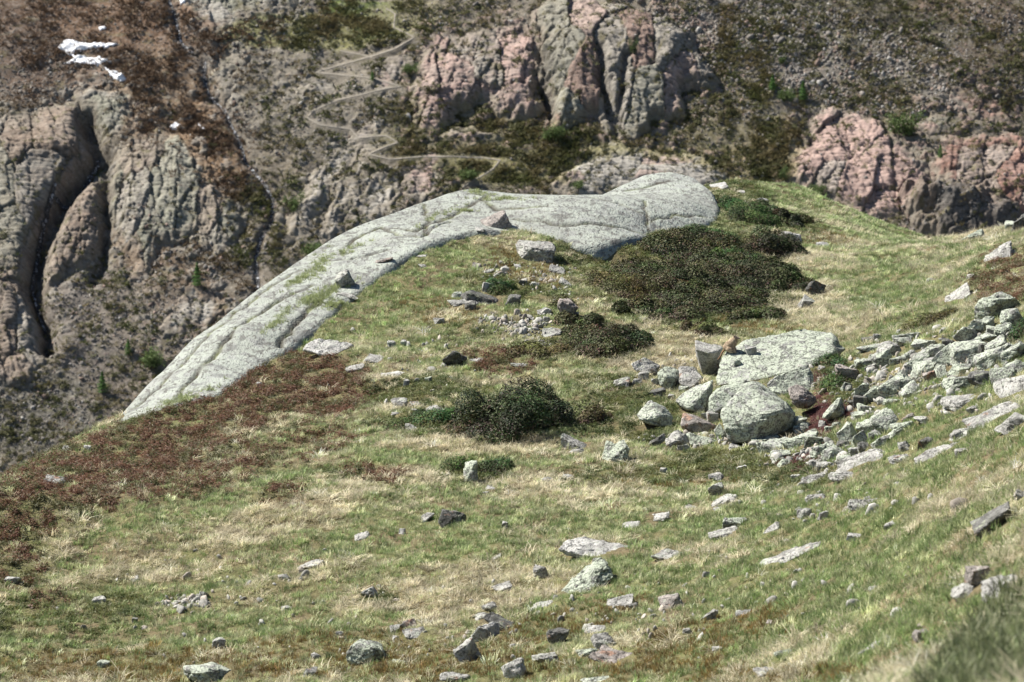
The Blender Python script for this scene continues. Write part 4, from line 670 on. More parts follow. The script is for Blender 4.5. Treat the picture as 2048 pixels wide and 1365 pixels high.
# words that single each rock out
LAND += [("red heather", 660, 760, None), ("dark leafy bush", 1030, 830, None), ("bare stony patch", 1060, 660, None), ("shrub patch", 1400, 550, None), ("saddle", 1800, 500, None), ("gravel patch", 373, 1206, None)]
used = {}
def where(u, v, o):
    L = sorted((math.hypot(u - a, (v - b) * 1.3), n, a, b) for n, a, b, q in LAND if q is not o); dist, n, a, b = L[0]; dx, dy = u - a, v - b
    hv = "right" if dx > 0 else "left"; vt = "below" if dy > 0 else "above"; near = "just " if dist < 45 else ""
    if abs(dx) > 2.2 * abs(dy): return f"{near}{hv} of the {n}"
    if abs(dy) > 1.6 * abs(dx): return f"{near}{vt} the {n}"
    return f"{vt} and {hv} of {n}"
auto = {}
for r in ROCKS:
    o, u, v, w_, h_, kind, mt, lab = r
    if lab: tag(o, lab, "rock"); continue
    size = "tiny" if w_ < 17 else "small" if w_ < 32 else "medium" if w_ < 60 else "large"
    shape = {'b': "angular rock", 's': "flat rock", 'o': "rounded rock"}[kind]; zone = ""
    auto.setdefault(f"{size} {WORD[mt]} {shape} {where(u, v, o)}", []).append((u, o))
ORD = ["leftmost", "second", "third", "fourth", "fifth", "sixth", "seventh", "eighth", "ninth", "tenth"]
for lab, L in auto.items():
    L.sort(key=lambda t: t[0])
    for k, (u, o) in enumerate(L):
        x = lab if len(L) == 1 else lab + (", leftmost" if k == 0 else f", {ORD[min(k, 9)]} from left"); tag(o, x, "rock")
for r in ROCKS: r[0]["group"] = "rocks in the boulder spill" if (r[1] > 1500 and 655 < r[2] < 960) else "rocks scattered on the hillside"
# ------------------------------------------------------------------ turf of the near hillside
rg = np.random.default_rng(77)
def near_points(n, ymin, ymax):
    y = ymin + (ymax - ymin) * rg.uniform(size=n); hw = .1333 * 1.12 * y + 1.0; x = rg.uniform(-1, 1, n) * hw
    keep = (rg.uniform(size=n) < hw / (hw.max())) & (edge_sd(x, y) < 1.2) & (HRq(x, y) < Hq(x, y) + .02); x, y = x[keep], y[keep]; return x, y, Hq(x, y)
Z_HEATH = [(620,768,143,67,.15,1),(480,808,201,62,-.35,1),(330,878,222,62,-.42,.95),(150,963,222,77,-.45,.9),(40,1028,137,84,-.4,.8),(260,948,243,62,-.38,.75),(40,1138,74,49,0,1),(430,938,180,49,-.35,.6),(620,888,116,42,-.2,.5),(1000,725,79,28,.1,.85),(560,993,63,22,-.3,.8),(760,950,63,20,0,.7),(1640,830,21,70,0,0),(90,1198,63,35,0,.5),(2010,560,74,60,-.5,.55)]
Z_STRAW = [(600,1030,230,32,-.36,1),(430,1075,170,22,-.42,.9),(720,985,130,22,-.3,.8),(1650,525,120,20,.1,1),(1600,600,120,50,.2,.8),(900,1190,220,60,-.1,.7),(1900,1000,170,50,-.6,.4),(950,890,180,28,0,.8),(1280,720,150,40,.2,.9),(1340,690,120,45,.1,.9),(1700,640,70,30,0,.8),(330,930,200,20,-.4,.7),(300,1120,160,25,-.35,.6),(560,850,180,18,-.3,.5),(1400,1110,120,30,-.2,.5),(1150,980,200,30,0,.6),(1900,480,120,16,-.2,.6)]
Z_GREEN = [(1800,1280,220,60,-.5,.9),(1600,1120,250,60,-.4,.6),(300,1030,170,28,-.38,1),(230,1080,150,22,-.4,.7),(800,570,170,80,-.6,.8),(1760,620,110,50,0,.7),(1700,545,160,30,.1,.7),(1800,460,140,25,.3,.9),(1560,385,130,25,.15,1),(1850,830,200,45,-.4,.95),(1950,900,160,55,-.4,.95),(1480,1060,320,50,-.25,.75),(1260,1160,200,50,-.3,.6),(1700,1170,300,60,-.45,.85),(100,1225,260,45,-.1,.8),(330,1260,330,40,0,.6),(900,1060,260,40,0,.6),(520,980,120,25,-.3,.7),(1990,1280,100,80,-.7,.95),(780,910,100,22,0,.5),(1720,740,70,16,0,.8),(1300,1130,120,30,0,.6),(2000,430,120,20,0,.9)]
Z_MAT = [(1390,545,215,105,.25,1),(1200,690,90,45,0,.9),(1000,575,85,22,.25,1),(860,785,140,36,0,.85),(850,845,110,26,0,.9),(1250,830,120,55,0,1),(1210,775,90,30,0,.6),(1450,925,160,32,0,.95),(1290,950,210,24,0,.65),(1620,945,90,26,0,.9),(1655,735,70,26,.5,1),(1690,780,60,34,0,1),(230,1215,90,24,-.1,.9),(1550,960,120,20,0,.7),(1200,535,100,28,.3,.8),(1130,500,60,18,.2,.8),(1300,600,220,60,.25,.5),(1480,400,90,40,.4,.8),(1440,490,150,70,.3,.6),(765,1195,50,18,0,1),(960,950,90,22,0,.9),(130,1250,200,60,0,.45),(700,950,60,14,0,.5),(1130,700,90,40,0,.5),(1600,450,60,25,.3,.6),(940,670,80,25,.2,.35),(1080,560,120,40,.3,.4)]
Z_ORANGE = [(300,1335,330,38,0,.95),(900,1335,270,36,0,.9),(1400,1290,220,45,-.3,.85),(1120,1255,200,34,-.3,.75),(1560,1355,220,22,0,.8),(700,1290,220,28,0,.6),(1060,540,90,40,.3,.5),(880,620,90,30,.2,.35),(1330,960,160,22,0,.5),(1660,480,80,14,0,.3),(1510,650,120,18,.1,.5)]
Z_BARE = [(1060,655,75,26,.2,.9),(980,640,30,14,0,.8),(373,1208,48,14,0,.9),(1640,835,22,55,.2,.95),(1600,925,60,16,0,.8),(1560,860,80,50,0,.7),(1780,760,200,70,-.35,.75),(1960,700,120,60,-.3,.7),(1060,520,80,22,.3,.35)]
PAL = {'g': ((.125,.21,.062),(.33,.37,.175)), 's': ((.64,.58,.42),(.46,.395,.265)), 'h': ((.095,.050,.030),(.19,.105,.062)), 'm': ((.035,.062,.018),(.12,.135,.045)), 'o': ((.24,.145,.055),(.15,.15,.055)), 'p': ((.34,.38,.18),(.57,.55,.36))}
def veg_fields(x, y, z):
    u, v = project(x, y, z); uw = u + 40 * n2(x, y, 1.2, 401) + 20 * n2(x, y, .4, 403, 2); vw = v + 16 * n2(x, y, 1.2, 402) + 10 * n2(x, y, .4, 404, 2)
    return u, v, {k: ell(uw, vw, Z) for k, Z in (('h', Z_HEATH), ('s', Z_STRAW), ('g', Z_GREEN), ('m', Z_MAT), ('o', Z_ORANGE), ('b', Z_BARE))}
def slope_rot(x, y, amt):
    e = .25; gx = (Hq(x + e, y) - Hq(x - e, y)) / (2 * e); gy = (Hq(x, y + e) - Hq(x, y - e)) / (2 * e); return np.c_[np.arctan(gy) * 0 - amt * gy + rg.normal(0, .12, len(x)), amt * gx * -1 + rg.normal(0, .12, len(x)) - .12, rg.uniform(0, 6.28, len(x))]
x, y, z = near_points(330000, 17, 113); free = np.ones(len(x), bool)
for a_, b_, rw, rd in FOOTPRINT: free &= ~((np.abs(x - a_) < rw * .92) & (y > b_ - rd - .06) & (y < b_ + rd * .9))      # no turf grows through a rock
x, y, z = x[free], y[free], z[free]; u, v, Fd = veg_fields(x, y, z)
# grass
pg = 1 - np.clip(.92 * Fd['h'] + .8 * Fd['m'] + .95 * Fd['b'], 0, .97); hn = sstep(-.15, .25, n2(x, y, .55, 441, 3)); Fd['h'] = Fd['h'] * (.38 + .62 * hn); pg = np.minimum(pg, 1 - .84 * Fd['h']); k = rg.uniform(size=len(x)) < pg
gx_, gy_, gz_ = x[k], y[k], z[k]; n = len(gx_); fs, fg, fo, fh = [Fd[q][k] for q in 'sgoh']
patch = n2(gx_ * .6, gy_, 1.1, 410); small = n2(gx_, gy_, .35, 411, 2)
ws = np.clip(.10 + 1.1 * fs - .5 * fg + 1.2 * patch + .5 * small, 0, 1); wgn = np.clip(.40 + .95 * fg - .6 * fs - 1.1 * patch + .6 * small, 0, 1); wpn = np.full(n, .55); wor = fo * 1.8
W_ = np.stack([ws, wgn, wpn, wor], 1); W_ /= W_.sum(1, keepdims=True); cs_ = W_.cumsum(1); t_ = (rg.uniform(size=n)[:, None] > cs_).sum(1).clip(0, 3)
key = np.array(['s', 'g', 'p', 'o'])[t_]; c1 = np.array([PAL[q][0] for q in 'sgpo'])[t_]; c2 = np.array([PAL[q][1] for q in 'sgpo'])[t_]
lum = (np.exp(rg.normal(0, .3, n)) * (1 + .6 * n2(gx_, gy_, .4, 412)))[:, None]; c1 = c1 * lum; c2 = c2 * lum * rg.uniform(.85, 1.15, (n, 1))
straw = t_ == 0; sc_ = np.where(straw, rg.uniform(.6, 1.1, n), rg.uniform(.6, 1.1, n)) * (1 + .5 * n2(gx_, gy_, .7, 413)) * np.where(rg.uniform(size=n) < .05, 1.45, 1.0) * np.where(fh > .4, .8, 1)
sc_ *= np.interp(gy_, [18, 40, 60], [1.15, 1.1, 1.0])
idx = np.where(straw, 6 + rg.integers(0, 5, n), rg.integers(0, 6, n))
# turf strips lying in the hollows and joints of the bedrock dome
L = [(640,592,60,16,-.35,150),(560,640,40,9,-.7,60),(675,612,50,12,.1,110),(600,560,40,10,-.5,60),(955,385,40,6,.2,70),(700,500,40,8,-.4,25),(880,430,50,6,-.4,25),(360,800,60,10,-.35,90),(1020,398,60,4,0,50),(640,530,30,16,-.8,70)]
du = []; dv = []
for a_, b_, w_, h_, t_2, c_ in L:
    p1 = rg.normal(0, w_ * .5, c_); p2 = rg.normal(0, h_ * .45, c_); du.append(a_ + p1 * math.cos(t_2) - p2 * math.sin(t_2)); dv.append(b_ + p1 * math.sin(t_2) + p2 * math.cos(t_2))
q = hit(np.concatenate(du), np.concatenate(dv)); nd_ = len(q); gx_ = np.r_[gx_, q[:, 0]]; gy_ = np.r_[gy_, q[:, 1]]; gz_ = np.r_[gz_, q[:, 2]]; n = len(gx_)
lm_ = rg.uniform(.7, 1.2, (nd_, 1)); c1 = np.r_[c1, np.array(PAL['p'][0]) * lm_]; c2 = np.r_[c2, np.array(PAL['g'][1]) * lm_]; sc_ = np.r_[sc_, rg.uniform(.6, 1.0, nd_)]; idx = np.r_[idx, rg.integers(0, 6, nd_)]
# long grass close to the camera at the lower right
q = hit(rg.uniform(1840, 2070, 420), rg.uniform(1180, 1400, 420)); q = q[(project(q[:, 0], q[:, 1], q[:, 2])[0] + project(q[:, 0], q[:, 1], q[:, 2])[1] * .75) > 2900]; nd_ = len(q); gx_ = np.r_[gx_, q[:, 0]]; gy_ = np.r_[gy_, q[:, 1]]; gz_ = np.r_[gz_, q[:, 2]]; n = len(gx_)
lm_ = rg.uniform(.5, 1.0, (nd_, 1)); c1 = np.r_[c1, np.array((.17, .21, .09)) * lm_]; c2 = np.r_[c2, np.array((.36, .37, .22)) * lm_]; sc_ = np.r_[sc_, rg.uniform(1.1, 2.2, nd_)]; idx = np.r_[idx, rg.integers(0, 6, nd_)]
protos = [tuft(700 + q, 26, .105, .085, .0085, .55) for q in range(6)] + [tuft(720 + q, 26, .15, .085, .0085, 1.15, .35) for q in range(5)]
MAT_GRASS = leaf_material("grass_blade", .32, .55, .25)
scatter("grass", np.c_[gx_, gy_, gz_ - .012], slope_rot(gx_, gy_, .5), sc_[:, None] * np.ones((n, 3)), idx, c1, c2, protos, MAT_GRASS, "short green and straw coloured alpine grass covering the hillside", "grass")
# heather
k = rg.uniform(size=len(x)) < .9 * Fd['h']; hx, hy, hz = x[k], y[k], z[k]; n = len(hx); red = sstep(-.1, .4, n2(hx, hy, .9, 420))[:, None]
c1 = np.array(PAL['h'][0]) * (1 - .6 * red) + np.array((.125, .048, .032)) * .6 * red; c1 = c1 * np.exp(rg.normal(0, .25, (n, 1))); c2 = np.array(PAL['h'][1]) * np.exp(rg.normal(0, .2, (n, 1))); grn = (rg.uniform(size=n) < .25) | (n2(hx, hy, .7, 442) > .22); c1[grn] = np.array((.062, .065, .024)); c2[grn] = np.array((.13, .12, .05)); 
scatter("heather", np.c_[hx, hy, hz - .01], slope_rot(hx, hy, .5), rg.uniform(.7, 1.5, n)[:, None] * np.array([1, 1, .85]), rg.integers(0, 5, n), c1, c2, [leafball(740 + q, 80, .11, .15, .022, .3, .8, .32) for q in range(5)], MAT_GRASS, "low red brown heather on the brow at the left", "heather")
# bilberry and juniper mats
k = rg.uniform(size=len(x)) < .9 * np.maximum(Fd['m'], .5 * Fd['o']); mx_, my_, mz_ = x[k], y[k], z[k]; n = len(mx_); yl = sstep(-.15, .35, n2(mx_, my_, .7, 430))[:, None]; om = (Fd['o'][k] > Fd['m'][k])[:, None]
c1 = np.array(PAL['m'][0]) * (1 - yl) + np.array((.135, .13, .035)) * yl; c1 = np.where(om, np.array((.19, .10, .035)), c1) * np.exp(rg.normal(0, .25, (n, 1))); c2 = np.where(om, np.array((.16, .14, .05)), np.array(PAL['m'][1])) * np.exp(rg.normal(0, .2, (n, 1)))
scatter("ground_cover", np.c_[mx_, my_, mz_ - .015], slope_rot(mx_, my_, .5), (rg.uniform(.6, 1.45, n) * np.where(om[:, 0], .7, 1))[:, None] * np.array([1, 1, .8]), rg.integers(0, 5, n), c1, c2, [leafball(760 + q, 80, .11, .11, .018, .35, .5, .4) for q in range(5)], MAT_GRASS, "green and ochre bilberry mats spread between the rocks", "ground cover")
# red leafed plants between the boulders
L = [(1645,830,26,46),(1600,925,44,16),(1638,755,22,14),(1690,820,16,16),(1640,860,22,30)]; uu_ = np.concatenate([rg.normal(a, w_ * .5, int(w_ * h_ * .8)) for a, b, w_, h_ in L]); vv_ = np.concatenate([rg.normal(b, h_ * .5, int(w_ * h_ * .8)) for a, b, w_, h_ in L])
q = hit(uu_, vv_); n = len(q); rr = np.array((.095, .036, .032)) * np.exp(rg.normal(0, .35, (n, 1)))
scatter("red_plants", q - [0, 0, .01], slope_rot(q[:, 0], q[:, 1], .5), rg.uniform(.5, 1.0, n)[:, None] * np.array([1, 1, .8]), rg.integers(0, 4, n), rr, rr * 1.4 + .01, [leafball(790 + k_, 60, .10, .09, .016, .3, .6, .4) for k_ in range(4)], MAT_GRASS, "dark red low plants growing among the boulders of the spill", "plants")
# gravel
L = [(1050,655,60,22,260),(985,640,26,10,60),(1080,690,35,10,60),(373,1207,42,12,90),(1800,760,190,70,420),(1950,700,110,50,200),(1600,915,100,30,160),(1085,560,70,30,90),(1420,880,120,20,110),(1000,545,60,20,50),(1130,600,30,20,30),(820,700,120,40,40),(1200,1240,160,60,40),(1350,740,60,40,50),(1100,1220,420,100,80),(1560,1180,350,110,60),(700,1290,400,50,40),(1650,1010,250,40,60),(820,770,140,60,40),(500,1180,350,80,50)]
uu_ = np.concatenate([rg.normal(a, w_ * .5, c_) for a, b, w_, h_, c_ in L]); vv_ = np.concatenate([rg.normal(b, h_ * .5, c_) for a, b, w_, h_, c_ in L]); q = hit(uu_, vv_); n = len(q)
tone = np.array((.33, .32, .29)) * rg.uniform(.6, 1.5, (n, 1)); pk = rg.uniform(size=n) < .25; tone[pk] *= (1.05, .95, .9)
s = np.minimum(.045 * np.exp(rg.normal(0, .45, n)), .13) * np.where(uu_ > 1500, 1.35, 1)
scatter("gravel", q + [0, 0, .012], rg.uniform(0, 6.28, (n, 3)), s[:, None] * np.array([1, 1, .7]), rg.integers(0, 6, n), tone, tone, [stone_mesh(540 + k_, 2, .6) for k_ in range(6)], MAT_ST, "loose pale gravel and small stones in the bare patches", "gravel")
# ------------------------------------------------------------------ alpine rose and juniper shrubs: each shrub its own thing
m = NT("shrub_leaf"); c = m.attr("col"); m.principled(c, .6, None, .15); MAT_SHRUB = m.m
m = NT("shrub_wood"); tc = m.n("ShaderNodeTexCoord").outputs["Object"]; m.principled(m.mix(m.noise(tc, 30, 3), (.10, .075, .06), (.22, .18, .15)), .9); MAT_WOOD = m.m
def leaf_mesh(name, C, Nn, L, asp, col, rg):
    n = len(C); t = np.cross(Nn, rg.normal(size=(n, 3))); t /= np.linalg.norm(t, axis=1)[:, None] + 1e-9; b = np.cross(Nn, t); L = L[:, None]
    V = np.stack([C - t * L, C + b * L * asp + Nn * L * .15, C + t * L, C - b * L * asp + Nn * L * .15], 1).reshape(-1, 3)
    return mesh_np(name, V, np.arange(4 * n).reshape(n, 4), False, np.repeat(col, 4, 0))
def tube(pts, r0, r1, seg=5):
    pts = np.array(pts, float); V = []; F = []; n = len(pts)
    for k in range(n):
        d = pts[min(k + 1, n - 1)] - pts[max(k - 1, 0)]; d /= np.linalg.norm(d) + 1e-9; a = np.cross(d, (0.3, .9, .1)); a /= np.linalg.norm(a) + 1e-9; b = np.cross(d, a); r = r0 + (r1 - r0) * k / (n - 1)
        for q in range(seg): V.append(pts[k] + r * (a * math.cos(2 * math.pi * q / seg) + b * math.sin(2 * math.pi * q / seg)))
    for k in range(n - 1):
        for q in range(seg): F.append((k * seg + q, k * seg + (q + 1) % seg, (k + 1) * seg + (q + 1) % seg, (k + 1) * seg + q))
    return V, F
SHR = {'dark': ((.018, .030, .011), (.050, .066, .024), (.065, .048, .034), .030, .42), 'rose': ((.026, .036, .013), (.070, .076, .030), (.090, .062, .045), .031, .42), 'juniper': ((.035, .075, .025), (.075, .125, .038), (.09, .08, .045), .026, .3), 'ochre': ((.06, .065, .024), (.12, .115, .042), (.11, .08, .055), .027, .38)}
def shrub(u, v, w_, h_, kind, label, dens=1.0, height=None):
    rg = np.random.default_rng(int(u * 7 + v)); g = hit(u, v + h_ * .45)[0]; g2 = hit(u, v - h_ * .25)[0]; k = g[1] / FPX; W = w_ * k * 1.2; vis = h_ * k * 1.15
    D = max(.6 * W, min((g2[1] - g[1]) * 1.15, 1.4 * W)); Hh = (height or max(.28, min(.55, vis - .14 * D))); cx, cy = (g[0] + g2[0]) / 2, (g[1] + D * .5)
    root = empty("shrub", (cx, cy, float(Hq(cx, cy))))
    nl = max(7, int(W * D * 4.5)); la = rg.uniform(0, 6.28, nl); lr = np.sqrt(rg.uniform(0, 1, nl)) * .82; lobes = np.c_[lr * np.cos(la) * W / 2, lr * np.sin(la) * D / 2, rg.uniform(.4, 1.1, nl) * (1 - .4 * lr ** 2), rg.uniform(.28, .5, nl) * min(1.3, max(.5, W / 2.2))]
    n = int(dens * 4200 * W * D + 800); q = rg.integers(0, nl, n); L_ = lobes[q]; a = rg.uniform(0, 6.28, n); ct = rg.uniform(-.15, 1, n); st = np.sqrt(1 - ct ** 2); rr = rg.uniform(.72, 1.05, n) ** .6
    R_ = L_[:, 3]; x = L_[:, 0] + R_ * rr * st * np.cos(a); y = L_[:, 1] + R_ * rr * st * np.sin(a); zz = np.maximum(.02, L_[:, 2] * Hh * (.5 + .5 * rr * np.maximum(ct, 0)) - (1 - np.maximum(ct, 0)) * .22 * rg.uniform(0, 1, n) + rg.normal(0, .02, n))
    z = Hq(x + cx, y + cy) - root.location.z + zz; Nn = np.c_[st * np.cos(a), st * np.sin(a), ct + .5] + rg.normal(0, .55, (n, 3)); Nn /= np.linalg.norm(Nn, axis=1)[:, None]
    c0, c1, c2, ls, asp = SHR[kind]; m1 = rg.uniform(size=(n, 1)); col = np.array(c0) * (1 - m1) + np.array(c1) * m1; low = rg.uniform(size=n) < np.where(zz < .4 * Hh, .35, .10); col[low] = np.array(c2) * rg.uniform(.6, 1.3, (low.sum(), 1)); patch = n2(x + cx, y + cy, .5, 500)[:, None]; col = col * (1 + .5 * patch) * rg.uniform(.55, 1.55, nl)[q][:, None] * (np.array([1, 1, 1]) + rg.normal(0, .12, (nl, 3))[q])
    lg = rg.uniform(size=n) < .03; col[lg] = np.array((.15, .155, .08))  # glints on glossy leaves, painted as a few paler leaf colours
    link("foliage", leaf_mesh("foliage", np.c_[x, y, z], Nn, ls * rg.uniform(.6, 1.25, n), asp, np.clip(col, .01, 1), rg), MAT_SHRUB, root)["kind"] = "stuff"
    V = []; F = []
    for q in range(min(nl * 3, 60)):
        l = lobes[q % nl]; a = rg.uniform(0, 6.28); e = np.array([l[0] + .8 * l[3] * math.cos(a), l[1] + .8 * l[3] * math.sin(a), l[2] * Hh * .9]); b = np.array([l[0] * .8, l[1] * .8, -.03]); b[2] += float(Hq(b[0] + cx, b[1] + cy)) - root.location.z; e[2] += float(Hq(e[0] + cx, e[1] + cy)) - root.location.z
        v_, f_ = tube([b, (b + e) / 2 + rg.normal(0, .03, 3), e], .010, .004); o_ = len(V); V += v_; F += [tuple(i + o_ for i in f) for f in f_]
    link("stems", mesh_np("stems", V, F), MAT_WOOD, root)["kind"] = "stuff"
    tag(root, label, "shrub", "shrubs on the hillside"); return root
for e in [(1022,842,205,112,'dark',"big dark rounded leafy bush in the middle of the hillside",1.1,.85),(1395,500,190,60,'rose',"dark shrub just below the right end of the bedrock dome"),(1480,545,210,80,'rose',"wide brown green shrub filling the middle of the shrub patch"),(1340,560,200,70,'rose',"brownish shrub on the left middle of the shrub patch"),(1255,582,130,52,'ochre',"smaller ochre green shrub at the left end of the shrub patch"),(1425,605,170,60,'rose',"dark shrub in the lower middle of the shrub patch"),(1540,490,110,70,'rose',"dark shrub at the upper right of the shrub patch"),(1500,425,110,60,'juniper',"bright green juniper beside the right end of the dome"),(1420,478,130,34,'juniper',"low green juniper under the dome's right end"),(1215,690,150,70,'rose',"grey brown shrub below the shrub patch, left of the marmot"),(1160,655,90,45,'rose',"small dark shrub beside the bare stony patch"),(1585,440,85,36,'rose',"isolated dark shrub high on the green slope right of the dome"),(1080,705,110,40,'ochre',"small ochre shrub under the bare stony patch"),(1335,630,130,40,'rose',"low shrub on the lower left edge of the shrub patch"),(1510,635,110,36,'rose',"low shrub on the lower right edge of the shrub patch"),(1405,665,90,26,'ochre',"small ochre shrub just above the standing block"),(1850,650,110,26,'ochre',"low ochre shrub above the boulder spill"),(2038,655,40,66,'juniper',"green shrub at the right edge against the lichen blocks"),(915,942,64,28,'juniper',"small juniper left of the pointed upright stone"),(988,940,66,30,'juniper',"small juniper right of the pointed upright stone"),(1190,838,100,52,'ochre',"loose ochre green shrub right of the big dark bush"),(850,848,150,34,'juniper',"flat spreading juniper left of the big dark bush"),(1005,580,80,26,'juniper',"low dark juniper cushion on top of the mound"),(1660,725,60,30,'juniper',"dark green shrub behind the marmot slab's right end"),(1660,775,56,36,'juniper',"green shrub between the marmot slab and the red plants"),(1440,405,60,40,'juniper',"small green shrub against the dome's right end"),(1345,540,120,40,'rose',"dark shrub right below the dome's shaded front"),(1450,520,120,60,'juniper',"green shrub in the upper middle of the shrub patch"),(1560,560,110,60,'rose',"dark shrub at the lower right tip of the shrub patch"),(1385,565,120,60,'rose',"brown green shrub between the middle shrubs of the patch"),(1470,595,130,46,'rose',"dark low shrub right of the patch's lower middle"),(1280,620,90,40,'rose',"dark shrub left below the ochre shrub of the patch"),(1540,430,80,44,'rose',"dark shrub right of the bright green juniper"),(1130,610,50,24,'ochre',"small ochre shrub beside the orange lichen boulder"),(1195,556,80,26,'ochre',"low ochre shrub left of the dome's shaded front")]:
    shrub(*e[:6], *e[6:])

# ------------------------------------------------------------------ the marmot on its slab
def blob(parts, voxel, name):
    bm = bmesh.new()
    for c, r, rot in parts:
        mtx = Matrix.Translation(c) @ Matrix.Rotation(rot, 4, 'Y') @ Matrix.Diagonal((*r, 1)); bmesh.ops.create_icosphere(bm, subdivisions=3, radius=1, matrix=mtx)
    me = bpy.data.meshes.new(name); bm.to_mesh(me); bm.free(); o = bpy.data.objects.new(name, me); COL.objects.link(o)
    md = o.modifiers.new("r", 'REMESH'); md.mode = 'VOXEL'; md.voxel_size = voxel; sm = o.modifiers.new("s", 'SMOOTH'); sm.factor = .5; sm.iterations = 5
    dg = bpy.context.evaluated_depsgraph_get(); me2 = bpy.data.meshes.new_from_object(o.evaluated_get(dg)); bpy.data.objects.remove(o); me2.name = name
    for p_ in me2.polygons: p_.use_smooth = True
    return me2
mp, _n = surf_hit(1463, 704); mroot = empty("marmot", mp)
B = [((-.045,0,.085),(.118,.092,.092),.3), ((-.025,0,.145),(.108,.088,.10),.1), ((.015,0,.20),(.090,.074,.085),.35), ((.05,0,.25),(.066,.058,.06),.3), ((.075,0,.298),(.053,.046,.044),.1), ((.112,0,.295),(.038,.031,.028),.12), ((.14,0,.291),(.019,.02,.017),0),
     ((.04,.045,.13),(.024,.024,.075),-.12), ((.04,-.045,.13),(.024,.024,.075),-.12), ((.062,.045,.045),(.02,.02,.055),-.15), ((.062,-.045,.045),(.02,.02,.055),-.15), ((.085,.045,.0),(.032,.018,.012),0), ((.085,-.045,.0),(.032,.018,.012),0),
     ((-.02,.075,.06),(.065,.035,.058),.2), ((-.02,-.075,.06),(.065,.035,.058),.2), ((.015,.085,.005),(.055,.02,.014),0), ((.015,-.085,.005),(.055,.02,.014),0)]
body = blob([(Vector(c), r, ro) for c, r, ro in B], .0075, "body")
m = NT("marmot_fur"); tc = m.n("ShaderNodeTexCoord").outputs["Object"]; sep = m.n("ShaderNodeSeparateXYZ"); m.l(tc, sep.inputs[0]); ns_ = m.noise(tc, 22, 4, .7)
c = m.mix(m.ramp(ns_, .35, .68), (.19, .135, .09), (.46, .36, .25)); c = m.mix(m.math('MULTIPLY', m.ramp(sep.outputs[2], .285, .325), m.ramp(sep.outputs[0], .03, .07)), c, (.06, .045, .037)); c = m.mix(m.ramp(sep.outputs[0], .10, .125), c, (.24, .19, .15)); c = m.mix(m.ramp(sep.outputs[2], .05, .0), c, (.42, .33, .23))
m.principled(c, .85, m.bump(m.noise(m.mapping(tc, (1, 1, .35)), 120, 3), .8, .012), .2); MAT_FUR = m.m
m = NT("marmot_dark"); m.principled((.02, .016, .014), .35, None, .5); MAT_MD = m.m
m = NT("marmot_tail_fur"); tc = m.n("ShaderNodeTexCoord").outputs["Object"]; m.principled(m.mix(m.noise(tc, 40, 3), (.14, .08, .045), (.30, .19, .11)), .9); MAT_TAIL = m.m
mroot.rotation_euler = (0, 0, -.3); mroot.scale = (1.18, 1.2, 1.0)
mbody = link("body", body, MAT_FUR, mroot)
def ball(name, c, r, mat):
    bm = bmesh.new(); bmesh.ops.create_icosphere(bm, subdivisions=2, radius=1, matrix=Matrix.Translation(c) @ Matrix.Diagonal((*r, 1))); me = bpy.data.meshes.new(name); bm.to_mesh(me); bm.free(); return link(name, me, mat, mbody)
for s_ in (-1, 1):
    ball("ear", (.052, s_ * .036, .338), (.013, .007, .014), MAT_FUR); ball("eye", (.101, s_ * .033, .316), (.006, .005, .006), MAT_MD)
ball("nose", (.154, 0, .299), (.006, .008, .006), MAT_MD)
v_, f_ = tube([(-.11,0,.045),(-.14,-.03,.02),(-.165,-.05,-.03),(-.185,-.065,-.09),(-.215,-.075,-.14),(-.235,-.08,-.165)], .024, .010, 8); link("tail", mesh_np("tail", v_, f_), MAT_TAIL, mroot)
tag(mroot, "tawny marmot sitting upright on the big pale slab looking right", "marmot")

